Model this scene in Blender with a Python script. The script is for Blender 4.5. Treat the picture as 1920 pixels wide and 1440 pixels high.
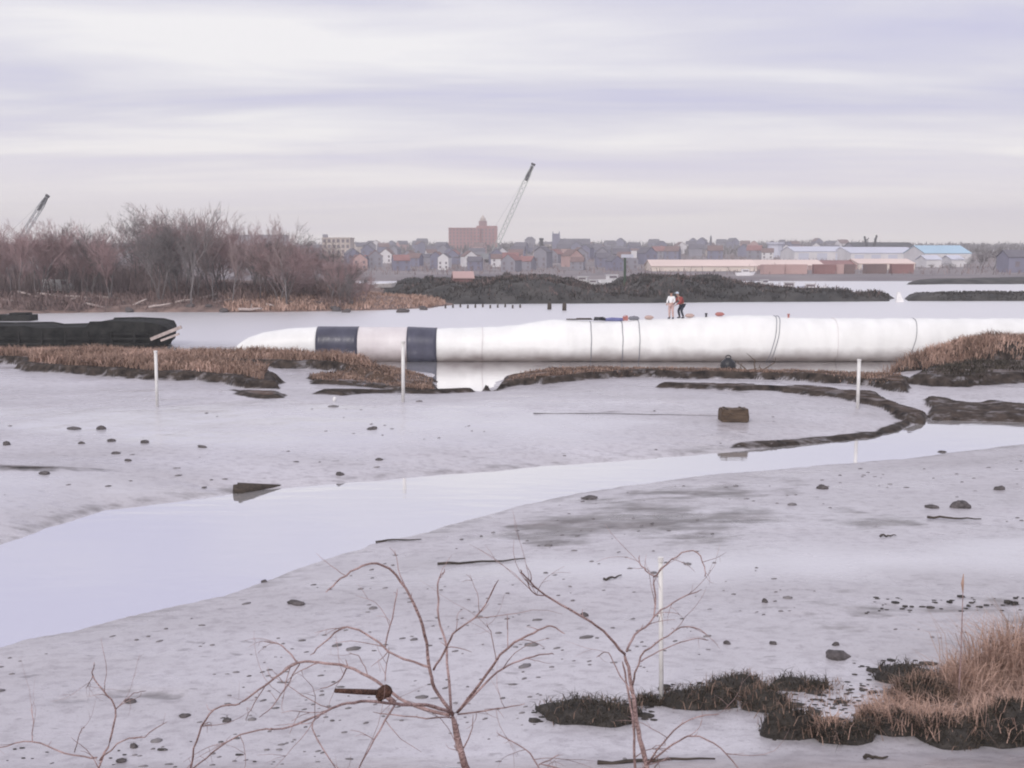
import bpy, bmesh, math, random
import numpy as np
from mathutils import Vector, Matrix, Euler

for o in list(bpy.data.objects):
    bpy.data.objects.remove(o, do_unlink=True)
SC = bpy.context.scene
COL = SC.collection
R = math.radians

# ------------------------------------------------------------------ camera
CAM_H = 7.4
FPX = 2059.0
PITCH = math.atan(250 / FPX)
cam_d = bpy.data.cameras.new('camera')
cam_d.sensor_width = 36
cam_d.lens = FPX / 1920 * 36
cam_d.clip_start = 0.1
cam_d.clip_end = 8000
cam = bpy.data.objects.new('camera', cam_d)
COL.objects.link(cam)
cam.location = (0, 0, CAM_H)
cam.rotation_euler = (math.pi / 2 - PITCH, 0, 0)
SC.camera = cam

# ------------------------------------------------------------------ sky
SUN_EL, SUN_AZ = R(38), R(205)          # azimuth clockwise from +Y
world = bpy.data.worlds.new('World')
SC.world = world
world.use_nodes = True
nt = world.node_tree
nt.nodes.clear()
def N(t, **kw):
    n = nt.nodes.new(t)
    for k, v in kw.items():
        setattr(n, k, v)
    return n
def math_n(op, a, b=None, c=None):
    n = N('ShaderNodeMath', operation=op)
    for i, v in enumerate((a, b, c)):
        if v is None: continue
        if isinstance(v, (int, float)): n.inputs[i].default_value = v
        else: nt.links.new(v, n.inputs[i])
    return n.outputs[0]
out = N('ShaderNodeOutputWorld')
tc = N('ShaderNodeTexCoord')
sep = N('ShaderNodeSeparateXYZ')
nt.links.new(tc.outputs['Generated'], sep.inputs[0])
zc = math_n('MAXIMUM', sep.outputs['Z'], 0.0)
zd = math_n('ADD', zc, 0.085)
u = math_n('DIVIDE', sep.outputs['X'], zd)
v = math_n('DIVIDE', sep.outputs['Y'], zd)
comb = N('ShaderNodeCombineXYZ')
nt.links.new(math_n('MULTIPLY', u, 0.42), comb.inputs[0])
nt.links.new(math_n('MULTIPLY', v, 1.05), comb.inputs[1])
comb.inputs[2].default_value = 3.7
n1 = N('ShaderNodeTexNoise')
n1.inputs['Scale'].default_value = 1.15
n1.inputs['Detail'].default_value = 5
n1.inputs['Roughness'].default_value = 0.5
n1.inputs['Distortion'].default_value = 0.35
nt.links.new(comb.outputs[0], n1.inputs['Vector'])
ramp = N('ShaderNodeValToRGB')
e = ramp.color_ramp.elements
e[0].position = 0.31; e[0].color = (0.560, 0.552, 0.745, 1)
e[1].position = 0.68; e[1].color = (0.90, 0.88, 0.89, 1)
m_ = ramp.color_ramp.elements.new(0.50); m_.color = (0.70, 0.685, 0.78, 1)
nt.links.new(n1.outputs['Fac'], ramp.inputs['Fac'])
# paler, creamier air low over the horizon
hz = N('ShaderNodeMapRange')
hz.inputs['From Min'].default_value = 0.0
hz.inputs['From Max'].default_value = 0.12
hz.inputs['To Min'].default_value = 0.90
hz.inputs['To Max'].default_value = 0.0
nt.links.new(zc, hz.inputs['Value'])
mixh = N('ShaderNodeMix', data_type='RGBA')
nt.links.new(hz.outputs[0], mixh.inputs['Factor'])
nt.links.new(ramp.outputs['Color'], mixh.inputs['A'])
mixh.inputs['B'].default_value = (1.04, 0.965, 0.94, 1)
sky = N('ShaderNodeTexSky', sky_type='NISHITA')
sky.sun_disc = False
sky.sun_elevation = SUN_EL
sky.sun_rotation = SUN_AZ
sky.air_density = 1.0
sky.dust_density = 3.0
bg_sky = N('ShaderNodeBackground')
bg_sky.inputs['Strength'].default_value = 0.10
nt.links.new(sky.outputs[0], bg_sky.inputs['Color'])
bg_cl = N('ShaderNodeBackground')
bg_cl.inputs['Strength'].default_value = 1.0
nt.links.new(mixh.outputs['Result'], bg_cl.inputs['Color'])
mx = N('ShaderNodeMixShader')
mx.inputs['Fac'].default_value = 0.93
nt.links.new(bg_sky.outputs[0], mx.inputs[1])
nt.links.new(bg_cl.outputs[0], mx.inputs[2])
nt.links.new(mx.outputs[0], out.inputs['Surface'])

sun_d = bpy.data.lights.new('sun', 'SUN')
sun_d.energy = 1.5
sun_d.angle = R(14)
sun_d.color = (1.0, 0.95, 0.91)
sun = bpy.data.objects.new('sun', sun_d)
COL.objects.link(sun)
to_sun = Vector((math.sin(SUN_AZ) * math.cos(SUN_EL), math.cos(SUN_AZ) * math.cos(SUN_EL), math.sin(SUN_EL)))
sun.rotation_euler = to_sun.to_track_quat('Z', 'Y').to_euler()
sun.location = to_sun * 200

SC.view_settings.view_transform = 'Standard'
SC.view_settings.look = 'None'
SC.view_settings.exposure = 0.13
SC.view_settings.gamma = 1.0
SC.view_settings.use_curve_mapping = False
SC.render.engine = 'CYCLES'
SC.cycles.pixel_filter_type = 'BLACKMAN_HARRIS'
SC.cycles.filter_width = 2.0
SC.cycles.volume_bounces = 0
SC.cycles.max_bounces = 5
SC.cycles.diffuse_bounces = 2
SC.cycles.glossy_bounces = 3

# ------------------------------------------------------------------ geometry helpers
cp, sp = math.cos(PITCH), math.sin(PITCH)
def ray(px, py):
    a, b = (px - 960) / FPX, -(py - 720) / FPX
    return Vector((a, cp + b * sp, -sp + b * cp))
def G(px, py, z=0.0):
    d = ray(px, py); t = (z - CAM_H) / d.z
    return Vector((d.x * t, d.y * t, z))
def at(px, py, Y):
    d = ray(px, py); t = Y / d.y
    return Vector((d.x * t, Y, CAM_H + d.z * t))

def mesh_from(name, verts, faces, mats=None, smooth=False, midx=None):
    me = bpy.data.meshes.new(name)
    verts = np.asarray(verts, dtype=np.float32).reshape(-1, 3)
    if isinstance(faces, np.ndarray):
        k = faces.shape[1]; nf = faces.shape[0]
        me.vertices.add(len(verts)); me.vertices.foreach_set('co', verts.ravel())
        me.loops.add(nf * k); me.loops.foreach_set('vertex_index', faces.astype(np.int32).ravel())
        me.polygons.add(nf)
        me.polygons.foreach_set('loop_start', np.arange(0, nf * k, k, dtype=np.int32))
        if midx is not None: me.polygons.foreach_set('material_index', midx.astype(np.int32))
        me.update(calc_edges=True)
    else:
        me.from_pydata([tuple(map(float, p)) for p in verts], [], faces)
    for m in (mats if isinstance(mats, (list, tuple)) else [mats] if mats else []):
        me.materials.append(m)
    if smooth:
        me.polygons.foreach_set('use_smooth', np.ones(len(me.polygons), dtype=bool))
    me.update()
    return me
def link(name, data, parent=None, loc=None):
    o = bpy.data.objects.new(name, data)
    COL.objects.link(o)
    if parent is not None: o.parent = parent
    if loc is not None: o.location = loc
    return o
def tag(o, label=None, cat=None, group=None, kind=None):
    if label: o['label'] = label
    if cat: o['category'] = cat
    if group: o['group'] = group
    if kind: o['kind'] = kind
    return o
def thing(name, label, cat, loc=(0, 0, 0), rz=0, group=None):
    o = link(name, None, None, loc)
    o.rotation_euler = (0, 0, rz)
    o.empty_display_size = 0.2
    return tag(o, label, cat, group)

class MB:
    def __init__(s): s.v = []; s.f = []
    def add(s, v, f):
        n = len(s.v); s.v += [tuple(p) for p in v]; s.f += [tuple(i + n for i in q) for q in f]; return s
    def box(s, c, d, rz=0.0, rx=0.0, ry=0.0):
        M = Matrix.Translation(c) @ Euler((rx, ry, rz)).to_matrix().to_4x4()
        hx, hy, hz_ = d[0] / 2, d[1] / 2, d[2] / 2
        P = [M @ Vector((x, y, z)) for z in (-hz_, hz_) for y in (-hy, hy) for x in (-hx, hx)]
        return s.add(P, [(0, 2, 3, 1), (4, 5, 7, 6), (0, 1, 5, 4), (2, 6, 7, 3), (0, 4, 6, 2), (1, 3, 7, 5)])
    def tube(s, pts, rad, n=6, cap=True):
        pts = [Vector(p) for p in pts]
        if not isinstance(rad, (list, tuple)): rad = [rad] * len(pts)
        V = []; F = []
        for i, p in enumerate(pts):
            t = (pts[min(i + 1, len(pts) - 1)] - pts[max(i - 1, 0)])
            if t.length < 1e-9: t = Vector((0, 0, 1))
            t.normalize()
            a = t.cross(Vector((0.31, 0.17, 0.93)) if abs(t.z) < 0.95 else Vector((1, 0.1, 0))); a.normalize()
            b = t.cross(a)
            for k in range(n):
                an = 2 * math.pi * k / n
                V.append(p + (a * math.cos(an) + b * math.sin(an)) * rad[i])
        for i in range(len(pts) - 1):
            for k in range(n):
                k2 = (k + 1) % n
                F.append((i * n + k, i * n + k2, (i + 1) * n + k2, (i + 1) * n + k))
        if cap:
            F.append(tuple(range(n - 1, -1, -1))); m = (len(pts) - 1) * n
            F.append(tuple(m + k for k in range(n)))
        return s.add(V, F)
    def build(s, name, mat, parent=None, smooth=False, loc=None):
        return link(name, mesh_from(name, s.v, s.f, mat, smooth), parent, loc)

# ------------------------------------------------------------------ materials
def mat(name, col, rough=0.8, var=0.25, scale=4.0, bump=0.0, bscale=20.0, metal=0.0, col2=None, spec=0.5, stretch=(1, 1, 1), coat=0.0):
    m = bpy.data.materials.new(name); m.use_nodes = True
    t = m.node_tree; b = t.nodes['Principled BSDF']
    b.inputs['Roughness'].default_value = rough
    b.inputs['Metallic'].default_value = metal
    b.inputs['Specular IOR Level'].default_value = spec
    b.inputs['Coat Weight'].default_value = coat
    c = t.nodes.new('ShaderNodeTexCoord')
    mp = t.nodes.new('ShaderNodeMapping'); mp.inputs['Scale'].default_value = stretch
    t.links.new(c.outputs['Object'], mp.inputs[0])
    nz = t.nodes.new('ShaderNodeTexNoise'); nz.inputs['Scale'].default_value = scale; nz.inputs['Detail'].default_value = 5
    t.links.new(mp.outputs[0], nz.inputs['Vector'])
    rp = t.nodes.new('ShaderNodeValToRGB')
    if col2 is None:
        lo = [x * (1 - var) for x in col]; hi = [min(1, x * (1 + var)) for x in col]
    else: lo, hi = col, col2
    rp.color_ramp.elements[0].position = 0.3; rp.color_ramp.elements[0].color = (*lo, 1)
    rp.color_ramp.elements[1].position = 0.7; rp.color_ramp.elements[1].color = (*hi, 1)
    t.links.new(nz.outputs['Fac'], rp.inputs[0]); t.links.new(rp.outputs[0], b.inputs['Base Color'])
    if bump:
        n2 = t.nodes.new('ShaderNodeTexNoise'); n2.inputs['Scale'].default_value = bscale; n2.inputs['Detail'].default_value = 4
        t.links.new(mp.outputs[0], n2.inputs['Vector'])
        bp = t.nodes.new('ShaderNodeBump'); bp.inputs['Strength'].default_value = bump; bp.inputs['Distance'].default_value = 0.05
        t.links.new(n2.outputs['Fac'], bp.inputs['Height']); t.links.new(bp.outputs[0], b.inputs['Normal'])
    return m

M = {}
M['twig'] = mat('twig_bark', (0.23, 0.145, 0.135), 0.85, col2=(0.66, 0.47, 0.455), scale=9, bump=0.8, bscale=70)
M['far_bark'] = mat('far_bark', (0.175, 0.135, 0.13), 0.9, col2=(0.36, 0.275, 0.27), scale=0.35)
M['far_bark_red'] = mat('far_bark_red', (0.235, 0.16, 0.158), 0.9, col2=(0.43, 0.30, 0.30), scale=0.35)
M['far_bark_grey'] = mat('far_bark_grey', (0.11, 0.10, 0.10), 0.9, col2=(0.23, 0.205, 0.205), scale=0.35)
M['scrub'] = mat('scrub_brown', (0.12, 0.085, 0.08), 0.95, col2=(0.27, 0.19, 0.175), scale=0.25)
M['dark_scrub'] = mat('dark_scrub', (0.018, 0.017, 0.016), 0.95, col2=(0.080, 0.070, 0.062), scale=0.25)
M['tan_grass'] = mat('tan_grass', (0.34, 0.215, 0.165), 0.9, col2=(0.62, 0.43, 0.35), scale=0.9)
M['brown_grass'] = mat('brown_grass', (0.16, 0.105, 0.08), 0.9, col2=(0.40, 0.27, 0.21), scale=1.1)
M['dark_grass'] = mat('dark_grass', (0.030, 0.026, 0.020), 0.9, col2=(0.085, 0.068, 0.050), scale=3)
M['peat'] = mat('peat', (0.018, 0.016, 0.014), 0.75, col2=(0.065, 0.055, 0.048), scale=7, bump=0.8, bscale=25)
M['stone'] = mat('mud_stone', (0.04, 0.035, 0.034), 0.7, col2=(0.15, 0.13, 0.13), scale=9, bump=0.7, bscale=30)
M['crumb'] = mat('mud_crumb', (0.10, 0.09, 0.09), 0.6, col2=(0.24, 0.22, 0.225), scale=1.5)
M['dark_earth'] = mat('dark_earth', (0.018, 0.019, 0.019), 0.95, col2=(0.085, 0.08, 0.075), scale=0.35, bump=1.0, bscale=3)
M['brown_bank'] = mat('brown_bank', (0.12, 0.085, 0.075), 0.95, col2=(0.28, 0.195, 0.165), scale=0.5, bump=0.8, bscale=4)
M['city_ground'] = mat('city_ground', (0.16, 0.145, 0.16), 0.95, col2=(0.30, 0.26, 0.26), scale=0.03)
M['pvc'] = mat('white_pvc', (0.62, 0.60, 0.57), 0.5, col2=(0.80, 0.79, 0.77), scale=2.5)
M['black_rubber'] = mat('black_rubber', (0.016, 0.016, 0.02), 0.45, var=0.3, scale=8)
M['wood_dark'] = mat('old_dark_wood', (0.030, 0.024, 0.020), 0.8, col2=(0.085, 0.065, 0.05), scale=5, bump=0.6, bscale=14, stretch=(0.4, 3, 3))
M['wood_brown'] = mat('brown_timber', (0.055, 0.036, 0.024), 0.75, col2=(0.14, 0.095, 0.06), scale=5, bump=0.6, bscale=14, stretch=(0.4, 3, 3))
M['wood_pale'] = mat('weathered_wood', (0.32, 0.26, 0.24), 0.85, col2=(0.55, 0.47, 0.44), scale=4, bump=0.4, bscale=14)
M['hull'] = mat('charred_hull', (0.008, 0.009, 0.009), 0.9, col2=(0.034, 0.034, 0.032), scale=1.6, bump=0.8, bscale=6, spec=0.2)
M['white_paint'] = mat('white_paint', (0.78, 0.77, 0.76), 0.5, var=0.08, scale=2)
M['brick'] = mat('pink_brick', (0.42, 0.235, 0.225), 0.9, var=0.10, scale=0.15)
M['brick_dark'] = mat('dull_brick', (0.33, 0.215, 0.215), 0.9, var=0.10, scale=0.15)
M['window'] = mat('window_glass', (0.20, 0.17, 0.19), 0.3, var=0.2, scale=0.3)
M['beige'] = mat('beige_wall', (0.56, 0.49, 0.44), 0.9, var=0.08, scale=0.2)
M['cream'] = mat('cream_wall', (0.80, 0.70, 0.62), 0.85, var=0.06, scale=0.2)
M['pinkwall'] = mat('pink_wall', (0.52, 0.36, 0.34), 0.85, var=0.1, scale=0.2)
M['greywall'] = mat('grey_wall', (0.30, 0.29, 0.33), 0.9, var=0.1, scale=0.2)
M['bluewall'] = mat('blue_grey_wall', (0.24, 0.235, 0.31), 0.9, var=0.1, scale=0.2)
M['whitewall'] = mat('white_wall', (0.74, 0.72, 0.73), 0.85, var=0.08, scale=0.2)
M['redroof'] = mat('red_roof', (0.30, 0.165, 0.16), 0.9, var=0.15, scale=0.3)
M['slate'] = mat('slate_roof', (0.155, 0.145, 0.17), 0.8, var=0.15, scale=0.3)
M['brownroof'] = mat('brown_roof', (0.22, 0.155, 0.15), 0.9, var=0.15, scale=0.3)
M['skyblue'] = mat('sky_blue_roof', (0.42, 0.60, 0.73), 0.6, var=0.06, scale=0.1)
M['palemetal'] = mat('pale_metal_roof', (0.62, 0.63, 0.72), 0.5, var=0.06, scale=0.1)
M['steel'] = mat('grey_steel', (0.30, 0.31, 0.33), 0.55, var=0.12, scale=0.6)
M['steel_pale'] = mat('pale_green_steel', (0.46, 0.49, 0.46), 0.55, var=0.1, scale=0.2)
M['steel_dark'] = mat('dark_steel', (0.05, 0.05, 0.055), 0.6, var=0.2, scale=0.6)
M['skin'] = mat('skin', (0.50, 0.30, 0.23), 0.6, var=0.05)
M['white_cloth'] = mat('white_cloth', (0.80, 0.80, 0.80), 0.9, var=0.05)
M['red_cloth'] = mat('red_cloth', (0.33, 0.075, 0.07), 0.9, var=0.15)
M['pink_cloth'] = mat('pinkish_cloth', (0.55, 0.38, 0.35), 0.9, var=0.1)
M['navy_cloth'] = mat('dark_cloth', (0.03, 0.035, 0.05), 0.9, var=0.15)
M['pale_blue_cloth'] = mat('pale_blue_cloth', (0.55, 0.62, 0.70), 0.8, var=0.05)
M['hair'] = mat('dark_hair', (0.02, 0.015, 0.012), 0.7, var=0.2)
M['blue_tarp'] = mat('blue_tarp', (0.14, 0.15, 0.33), 0.5, var=0.2)
M['red_plastic'] = mat('red_plastic', (0.42, 0.16, 0.14), 0.45, var=0.12)
M['orange_plastic'] = mat('orange_plastic', (0.50, 0.36, 0.32), 0.45, var=0.12)
M['seed'] = mat('seed_head', (0.085, 0.042, 0.030), 0.95, col2=(0.19, 0.10, 0.075), scale=40, bump=1.0, bscale=80)
M['green_paint'] = mat('green_paint', (0.05, 0.09, 0.055), 0.6, var=0.15)
M['strap'] = mat('grey_strap', (0.20, 0.20, 0.23), 0.7, var=0.2, scale=6)

def water_mat():
    m = bpy.data.materials.new('water'); m.use_nodes = True
    t = m.node_tree; b = t.nodes['Principled BSDF']
    b.inputs['Base Color'].default_value = (0.87, 0.855, 0.862, 1)
    b.inputs['Metallic'].default_value = 0.78
    b.inputs['Roughness'].default_value = 0.045
    b.inputs['IOR'].default_value = 1.33
    c = t.nodes.new('ShaderNodeTexCoord')
    sepx = t.nodes.new('ShaderNodeSeparateXYZ'); t.links.new(c.outputs['Object'], sepx.inputs[0])
    # open bay is ruffled, the sheltered creek lies calm
    mr = t.nodes.new('ShaderNodeMapRange'); mr.inputs['From Min'].default_value = 70; mr.inputs['From Max'].default_value = 90
    mr.inputs['To Min'].default_value = 0.022; mr.inputs['To Max'].default_value = 0.20
    t.links.new(sepx.outputs['Y'], mr.inputs['Value'])
    mp = t.nodes.new('ShaderNodeMapping'); mp.inputs['Scale'].default_value = (0.5, 1.4, 1)
    t.links.new(c.outputs['Object'], mp.inputs[0])
    nz = t.nodes.new('ShaderNodeTexNoise'); nz.inputs['Scale'].default_value = 1.1; nz.inputs['Detail'].default_value = 4
    t.links.new(mp.outputs[0], nz.inputs['Vector'])
    bp = t.nodes.new('ShaderNodeBump'); bp.inputs['Distance'].default_value = 0.3
    t.links.new(mr.outputs[0], bp.inputs['Strength']); t.links.new(nz.outputs['Fac'], bp.inputs['Height'])
    t.links.new(bp.outputs[0], b.inputs['Normal'])
    mr2 = t.nodes.new('ShaderNodeMapRange'); mr2.inputs['From Min'].default_value = 75; mr2.inputs['From Max'].default_value = 92
    mr2.inputs['To Min'].default_value = 0.05; mr2.inputs['To Max'].default_value = 0.42
    t.links.new(sepx.outputs['Y'], mr2.inputs['Value']); t.links.new(mr2.outputs[0], b.inputs['Roughness'])
    return m
M['water'] = water_mat()

def ground_mat():
    m = bpy.data.materials.new('tidal_mud'); m.use_nodes = True
    t = m.node_tree; b = t.nodes['Principled BSDF']; L = t.links.new
    c = t.nodes.new('ShaderNodeTexCoord')
    def noise(scale, detail=5, stretch=None, rough=0.55):
        n = t.nodes.new('ShaderNodeTexNoise'); n.inputs['Scale'].default_value = scale
        n.inputs['Detail'].default_value = detail; n.inputs['Roughness'].default_value = rough
        if stretch:
            mp = t.nodes.new('ShaderNodeMapping'); mp.inputs['Scale'].default_value = stretch
            L(c.outputs['Object'], mp.inputs[0]); L(mp.outputs[0], n.inputs['Vector'])
        else: L(c.outputs['Object'], n.inputs['Vector'])
        return n.outputs['Fac']
    def ramp_(src, p0, c0, p1, c1):
        r = t.nodes.new('ShaderNodeValToRGB')
        r.color_ramp.elements[0].position = p0; r.color_ramp.elements[0].color = (*c0, 1)
        r.color_ramp.elements[1].position = p1; r.color_ramp.elements[1].color = (*c1, 1)
        L(src, r.inputs[0]); return r.outputs[0]
    def mix(f, a, bb, mode='MIX'):
        n = t.nodes.new('ShaderNodeMix'); n.data_type = 'RGBA'; n.blend_type = mode
        if isinstance(f, float): n.inputs['Factor'].default_value = f
        else: L(f, n.inputs['Factor'])
        for nm, x in (('A', a), ('B', bb)):
            if isinstance(x, tuple): n.inputs[nm].default_value = x
            else: L(x, n.inputs[nm])
        return n.outputs['Result']
    at_ = t.nodes.new('ShaderNodeAttribute'); at_.attribute_name = 'surf'
    sp_ = t.nodes.new('ShaderNodeSeparateColor'); L(at_.outputs['Color'], sp_.inputs[0])
    def ragged(sock, scale, amp, bias, gain, stretch=None):
        m1 = t.nodes.new('ShaderNodeMath'); m1.operation = 'MULTIPLY_ADD'; L(noise(scale, 5, stretch, 0.65), m1.inputs[0]); m1.inputs[1].default_value = amp; m1.inputs[2].default_value = -amp / 2 - bias
        m2 = t.nodes.new('ShaderNodeMath'); m2.operation = 'ADD'; L(m1.outputs[0], m2.inputs[0]); L(sock, m2.inputs[1])
        m3 = t.nodes.new('ShaderNodeMath'); m3.operation = 'MULTIPLY'; m3.use_clamp = True; L(m2.outputs[0], m3.inputs[0]); m3.inputs[1].default_value = gain
        return m3.outputs[0]
    RG = ragged(sp_.outputs['Green'], 1.9, 1.5, 0.30, 1.9, (0.55, 1.2, 1)); RB_ = ragged(sp_.outputs['Blue'], 2.4, 2.2, 0.30, 1.3, (0.45, 1.2, 1))
    mud = ramp_(noise(0.35, 6, (0.5, 1, 1)), 0.30, (0.47, 0.45, 0.468), 0.70, (0.58, 0.56, 0.59))
    fine = ramp_(noise(5.0, 6, (0.7, 1, 1)), 0.30, (0.72, 0.70, 0.71), 0.52, (1, 1, 1))
    mud = mix(0.85, mud, fine, 'MULTIPLY')
    broad = ramp_(noise(0.10, 4, (0.45, 1, 1)), 0.36, (0.88, 0.865, 0.87), 0.60, (1.07, 1.07, 1.08))
    mud = mix(1.0, mud, broad, 'MULTIPLY')
    speck = ramp_(noise(16.0, 3), 0.30, (0.45, 0.42, 0.42), 0.40, (1, 1, 1))
    mud = mix(0.45, mud, speck, 'MULTIPLY')
    grain = ramp_(noise(45.0, 3), 0.32, (0.80, 0.79, 0.79), 0.55, (1, 1, 1))
    mud = mix(0.7, mud, grain, 'MULTIPLY')
    cast = ramp_(noise(4.2, 2, (0.5, 1, 1)), 0.27, (0.55, 0.53, 0.53), 0.335, (1, 1, 1))
    mud = mix(0.8, mud, cast, 'MULTIPLY')
    alg = ramp_(noise(1.6, 5, (0.6, 1, 1)), 0.3, (0.105, 0.092, 0.090), 0.7, (0.22, 0.195, 0.195))
    mud = mix(at_.outputs['Alpha'], mud, (0.60, 0.585, 0.615, 1))
    mud = mix(RB_, mud, alg)
    peat = ramp_(noise(2.5, 6), 0.3, (0.012, 0.010, 0.009), 0.72, (0.085, 0.066, 0.055))
    turf = ramp_(noise(1.2, 6), 0.3, (0.14, 0.09, 0.065), 0.7, (0.34, 0.225, 0.17))
    colr = mix(RG, mud, peat)
    colr = mix(sp_.outputs['Red'], colr, turf)
    L(colr, b.inputs['Base Color'])
    ro = t.nodes.new('ShaderNodeMapRange'); ro.inputs['From Min'].default_value = 0.35; ro.inputs['From Max'].default_value = 0.65
    ro.inputs['To Min'].default_value = 0.22; ro.inputs['To Max'].default_value = 0.50
    L(noise(0.6, 4, (0.5, 1, 1)), ro.inputs['Value'])
    mx_ = t.nodes.new('ShaderNodeMath'); mx_.operation = 'MAXIMUM'
    L(ro.outputs[0], mx_.inputs[0])
    ad = t.nodes.new('ShaderNodeMath'); ad.operation = 'ADD'; L(sp_.outputs['Green'], ad.inputs[0]); L(sp_.outputs['Red'], ad.inputs[1])
    mu = t.nodes.new('ShaderNodeMath'); mu.operation = 'MULTIPLY'; L(ad.outputs[0], mu.inputs[0]); mu.inputs[1].default_value = 0.85
    L(mu.outputs[0], mx_.inputs[1]); wr_ = t.nodes.new('ShaderNodeMath'); wr_.operation = 'MULTIPLY_ADD'; L(at_.outputs['Alpha'], wr_.inputs[0]); wr_.inputs[1].default_value = -0.22; L(mx_.outputs[0], wr_.inputs[2]); L(wr_.outputs[0], b.inputs['Roughness'])
    spm = t.nodes.new('ShaderNodeMath'); spm.operation = 'MULTIPLY_ADD'; spm.use_clamp = True
    L(ad.outputs[0], spm.inputs[0]); spm.inputs[1].default_value = -0.75; spm.inputs[2].default_value = 0.8
    L(spm.outputs[0], b.inputs['Specular IOR Level'])
    b1 = t.nodes.new('ShaderNodeBump'); b1.inputs['Strength'].default_value = 0.20; b1.inputs['Distance'].default_value = 0.10
    L(noise(2.2, 7, (0.75, 1, 1), 0.6), b1.inputs['Height'])
    b2 = t.nodes.new('ShaderNodeBump'); b2.inputs['Strength'].default_value = 0.13; b2.inputs['Distance'].default_value = 0.03
    L(noise(13.0, 4), b2.inputs['Height']); L(b1.outputs[0], b2.inputs['Normal'])
    L(b2.outputs[0], b.inputs['Normal'])
    return m
M['mud'] = ground_mat()

# ------------------------------------------------------------------ near terrain height field
def poly(pts, z=0.0):
    return np.array([(lambda g: (g.x, g.y))(G(x, y, z)) for x, y in pts])
def sdist(P, poly_):
    """signed distance, positive inside; P (n,2)"""
    n = len(poly_); d2 = np.full(len(P), 1e18); inside = np.zeros(len(P), bool)
    for i in range(n):
        a = poly_[i]; b_ = poly_[(i + 1) % n]; e_ = b_ - a
        w = P - a
        tt = np.clip((w @ e_) / max(e_ @ e_, 1e-12), 0, 1)
        q = w - tt[:, None] * e_
        d2 = np.minimum(d2, (q * q).sum(1))
        cond = (a[1] > P[:, 1]) != (b_[1] > P[:, 1])
        with np.errstate(divide='ignore', invalid='ignore'):
            xi = a[0] + (P[:, 1] - a[1]) / (b_[1] - a[1]) * e_[0]
        inside ^= cond & (P[:, 0] < xi)
    d = np.sqrt(d2)
    return np.where(inside, d, -d)
def vnoise(P, scale, seed=0, octaves=4):
    """smooth value noise, numpy"""
    res = np.zeros(len(P)); amp = 1.0; tot = 0
    rs = np.random.RandomState(seed)
    for o_ in range(octaves):
        tab = rs.rand(256, 256)
        q = P * scale * (2 ** o_) + 1000.3 * (o_ + 1)
        i = np.floor(q).astype(int); f = q - i; f = f * f * (3 - 2 * f)
        x0, y0 = i[:, 0] & 255, i[:, 1] & 255; x1, y1 = (x0 + 1) & 255, (y0 + 1) & 255
        n_ = (tab[x0, y0] * (1 - f[:, 0]) + tab[x1, y0] * f[:, 0]) * (1 - f[:, 1]) + (tab[x0, y1] * (1 - f[:, 0]) + tab[x1, y1] * f[:, 0]) * f[:, 1]
        res += n_ * amp; tot += amp; amp *= 0.5
    return res / tot * 2 - 1
def sstep(x, a, b_):
    t_ = np.clip((x - a) / (b_ - a), 0, 1); return t_ * t_ * (3 - 2 * t_)

UP = [(-500, 1130), (-250, 1090), (0, 1025), (100, 985), (200, 955), (320, 940), (440, 925), (540, 915), (640, 905), (800, 893), (960, 880), (1100, 868),
      (1240, 857), (1350, 847), (1450, 838), (1560, 828), (1640, 820), (1690, 805), (1722, 789), (1752, 784), (1920, 788), (2150, 796), (2500, 802)]
LO = [(2500, 812), (2150, 818), (1920, 834), (1800, 848), (1700, 860), (1560, 870), (1440, 880), (1300, 895), (1160, 912), (1060, 930), (950, 955), (860, 980), (780, 1003),
      (700, 1020), (640, 1040), (560, 1068), (460, 1102), (360, 1132), (260, 1152), (150, 1181), (60, 1197), (0, 1211), (-250, 1275), (-500, 1340)]
FAR = [(2500, 682), (1920, 684), (1760, 682), (1690, 690), (1640, 702), (1590, 713), (1400, 709), (1200, 706), (1000, 706), (955, 710), (930, 718), (905, 738), (822, 738),
       (815, 702), (700, 690), (600, 682), (300, 680), (0, 680), (-500, 680)]
LAND_M = poly(UP + FAR)
LAND_N = np.array([tuple(p) for p in poly(LO)] + [(-60, 16), (-60, -25), (60, -25), (60, 45)])
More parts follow.
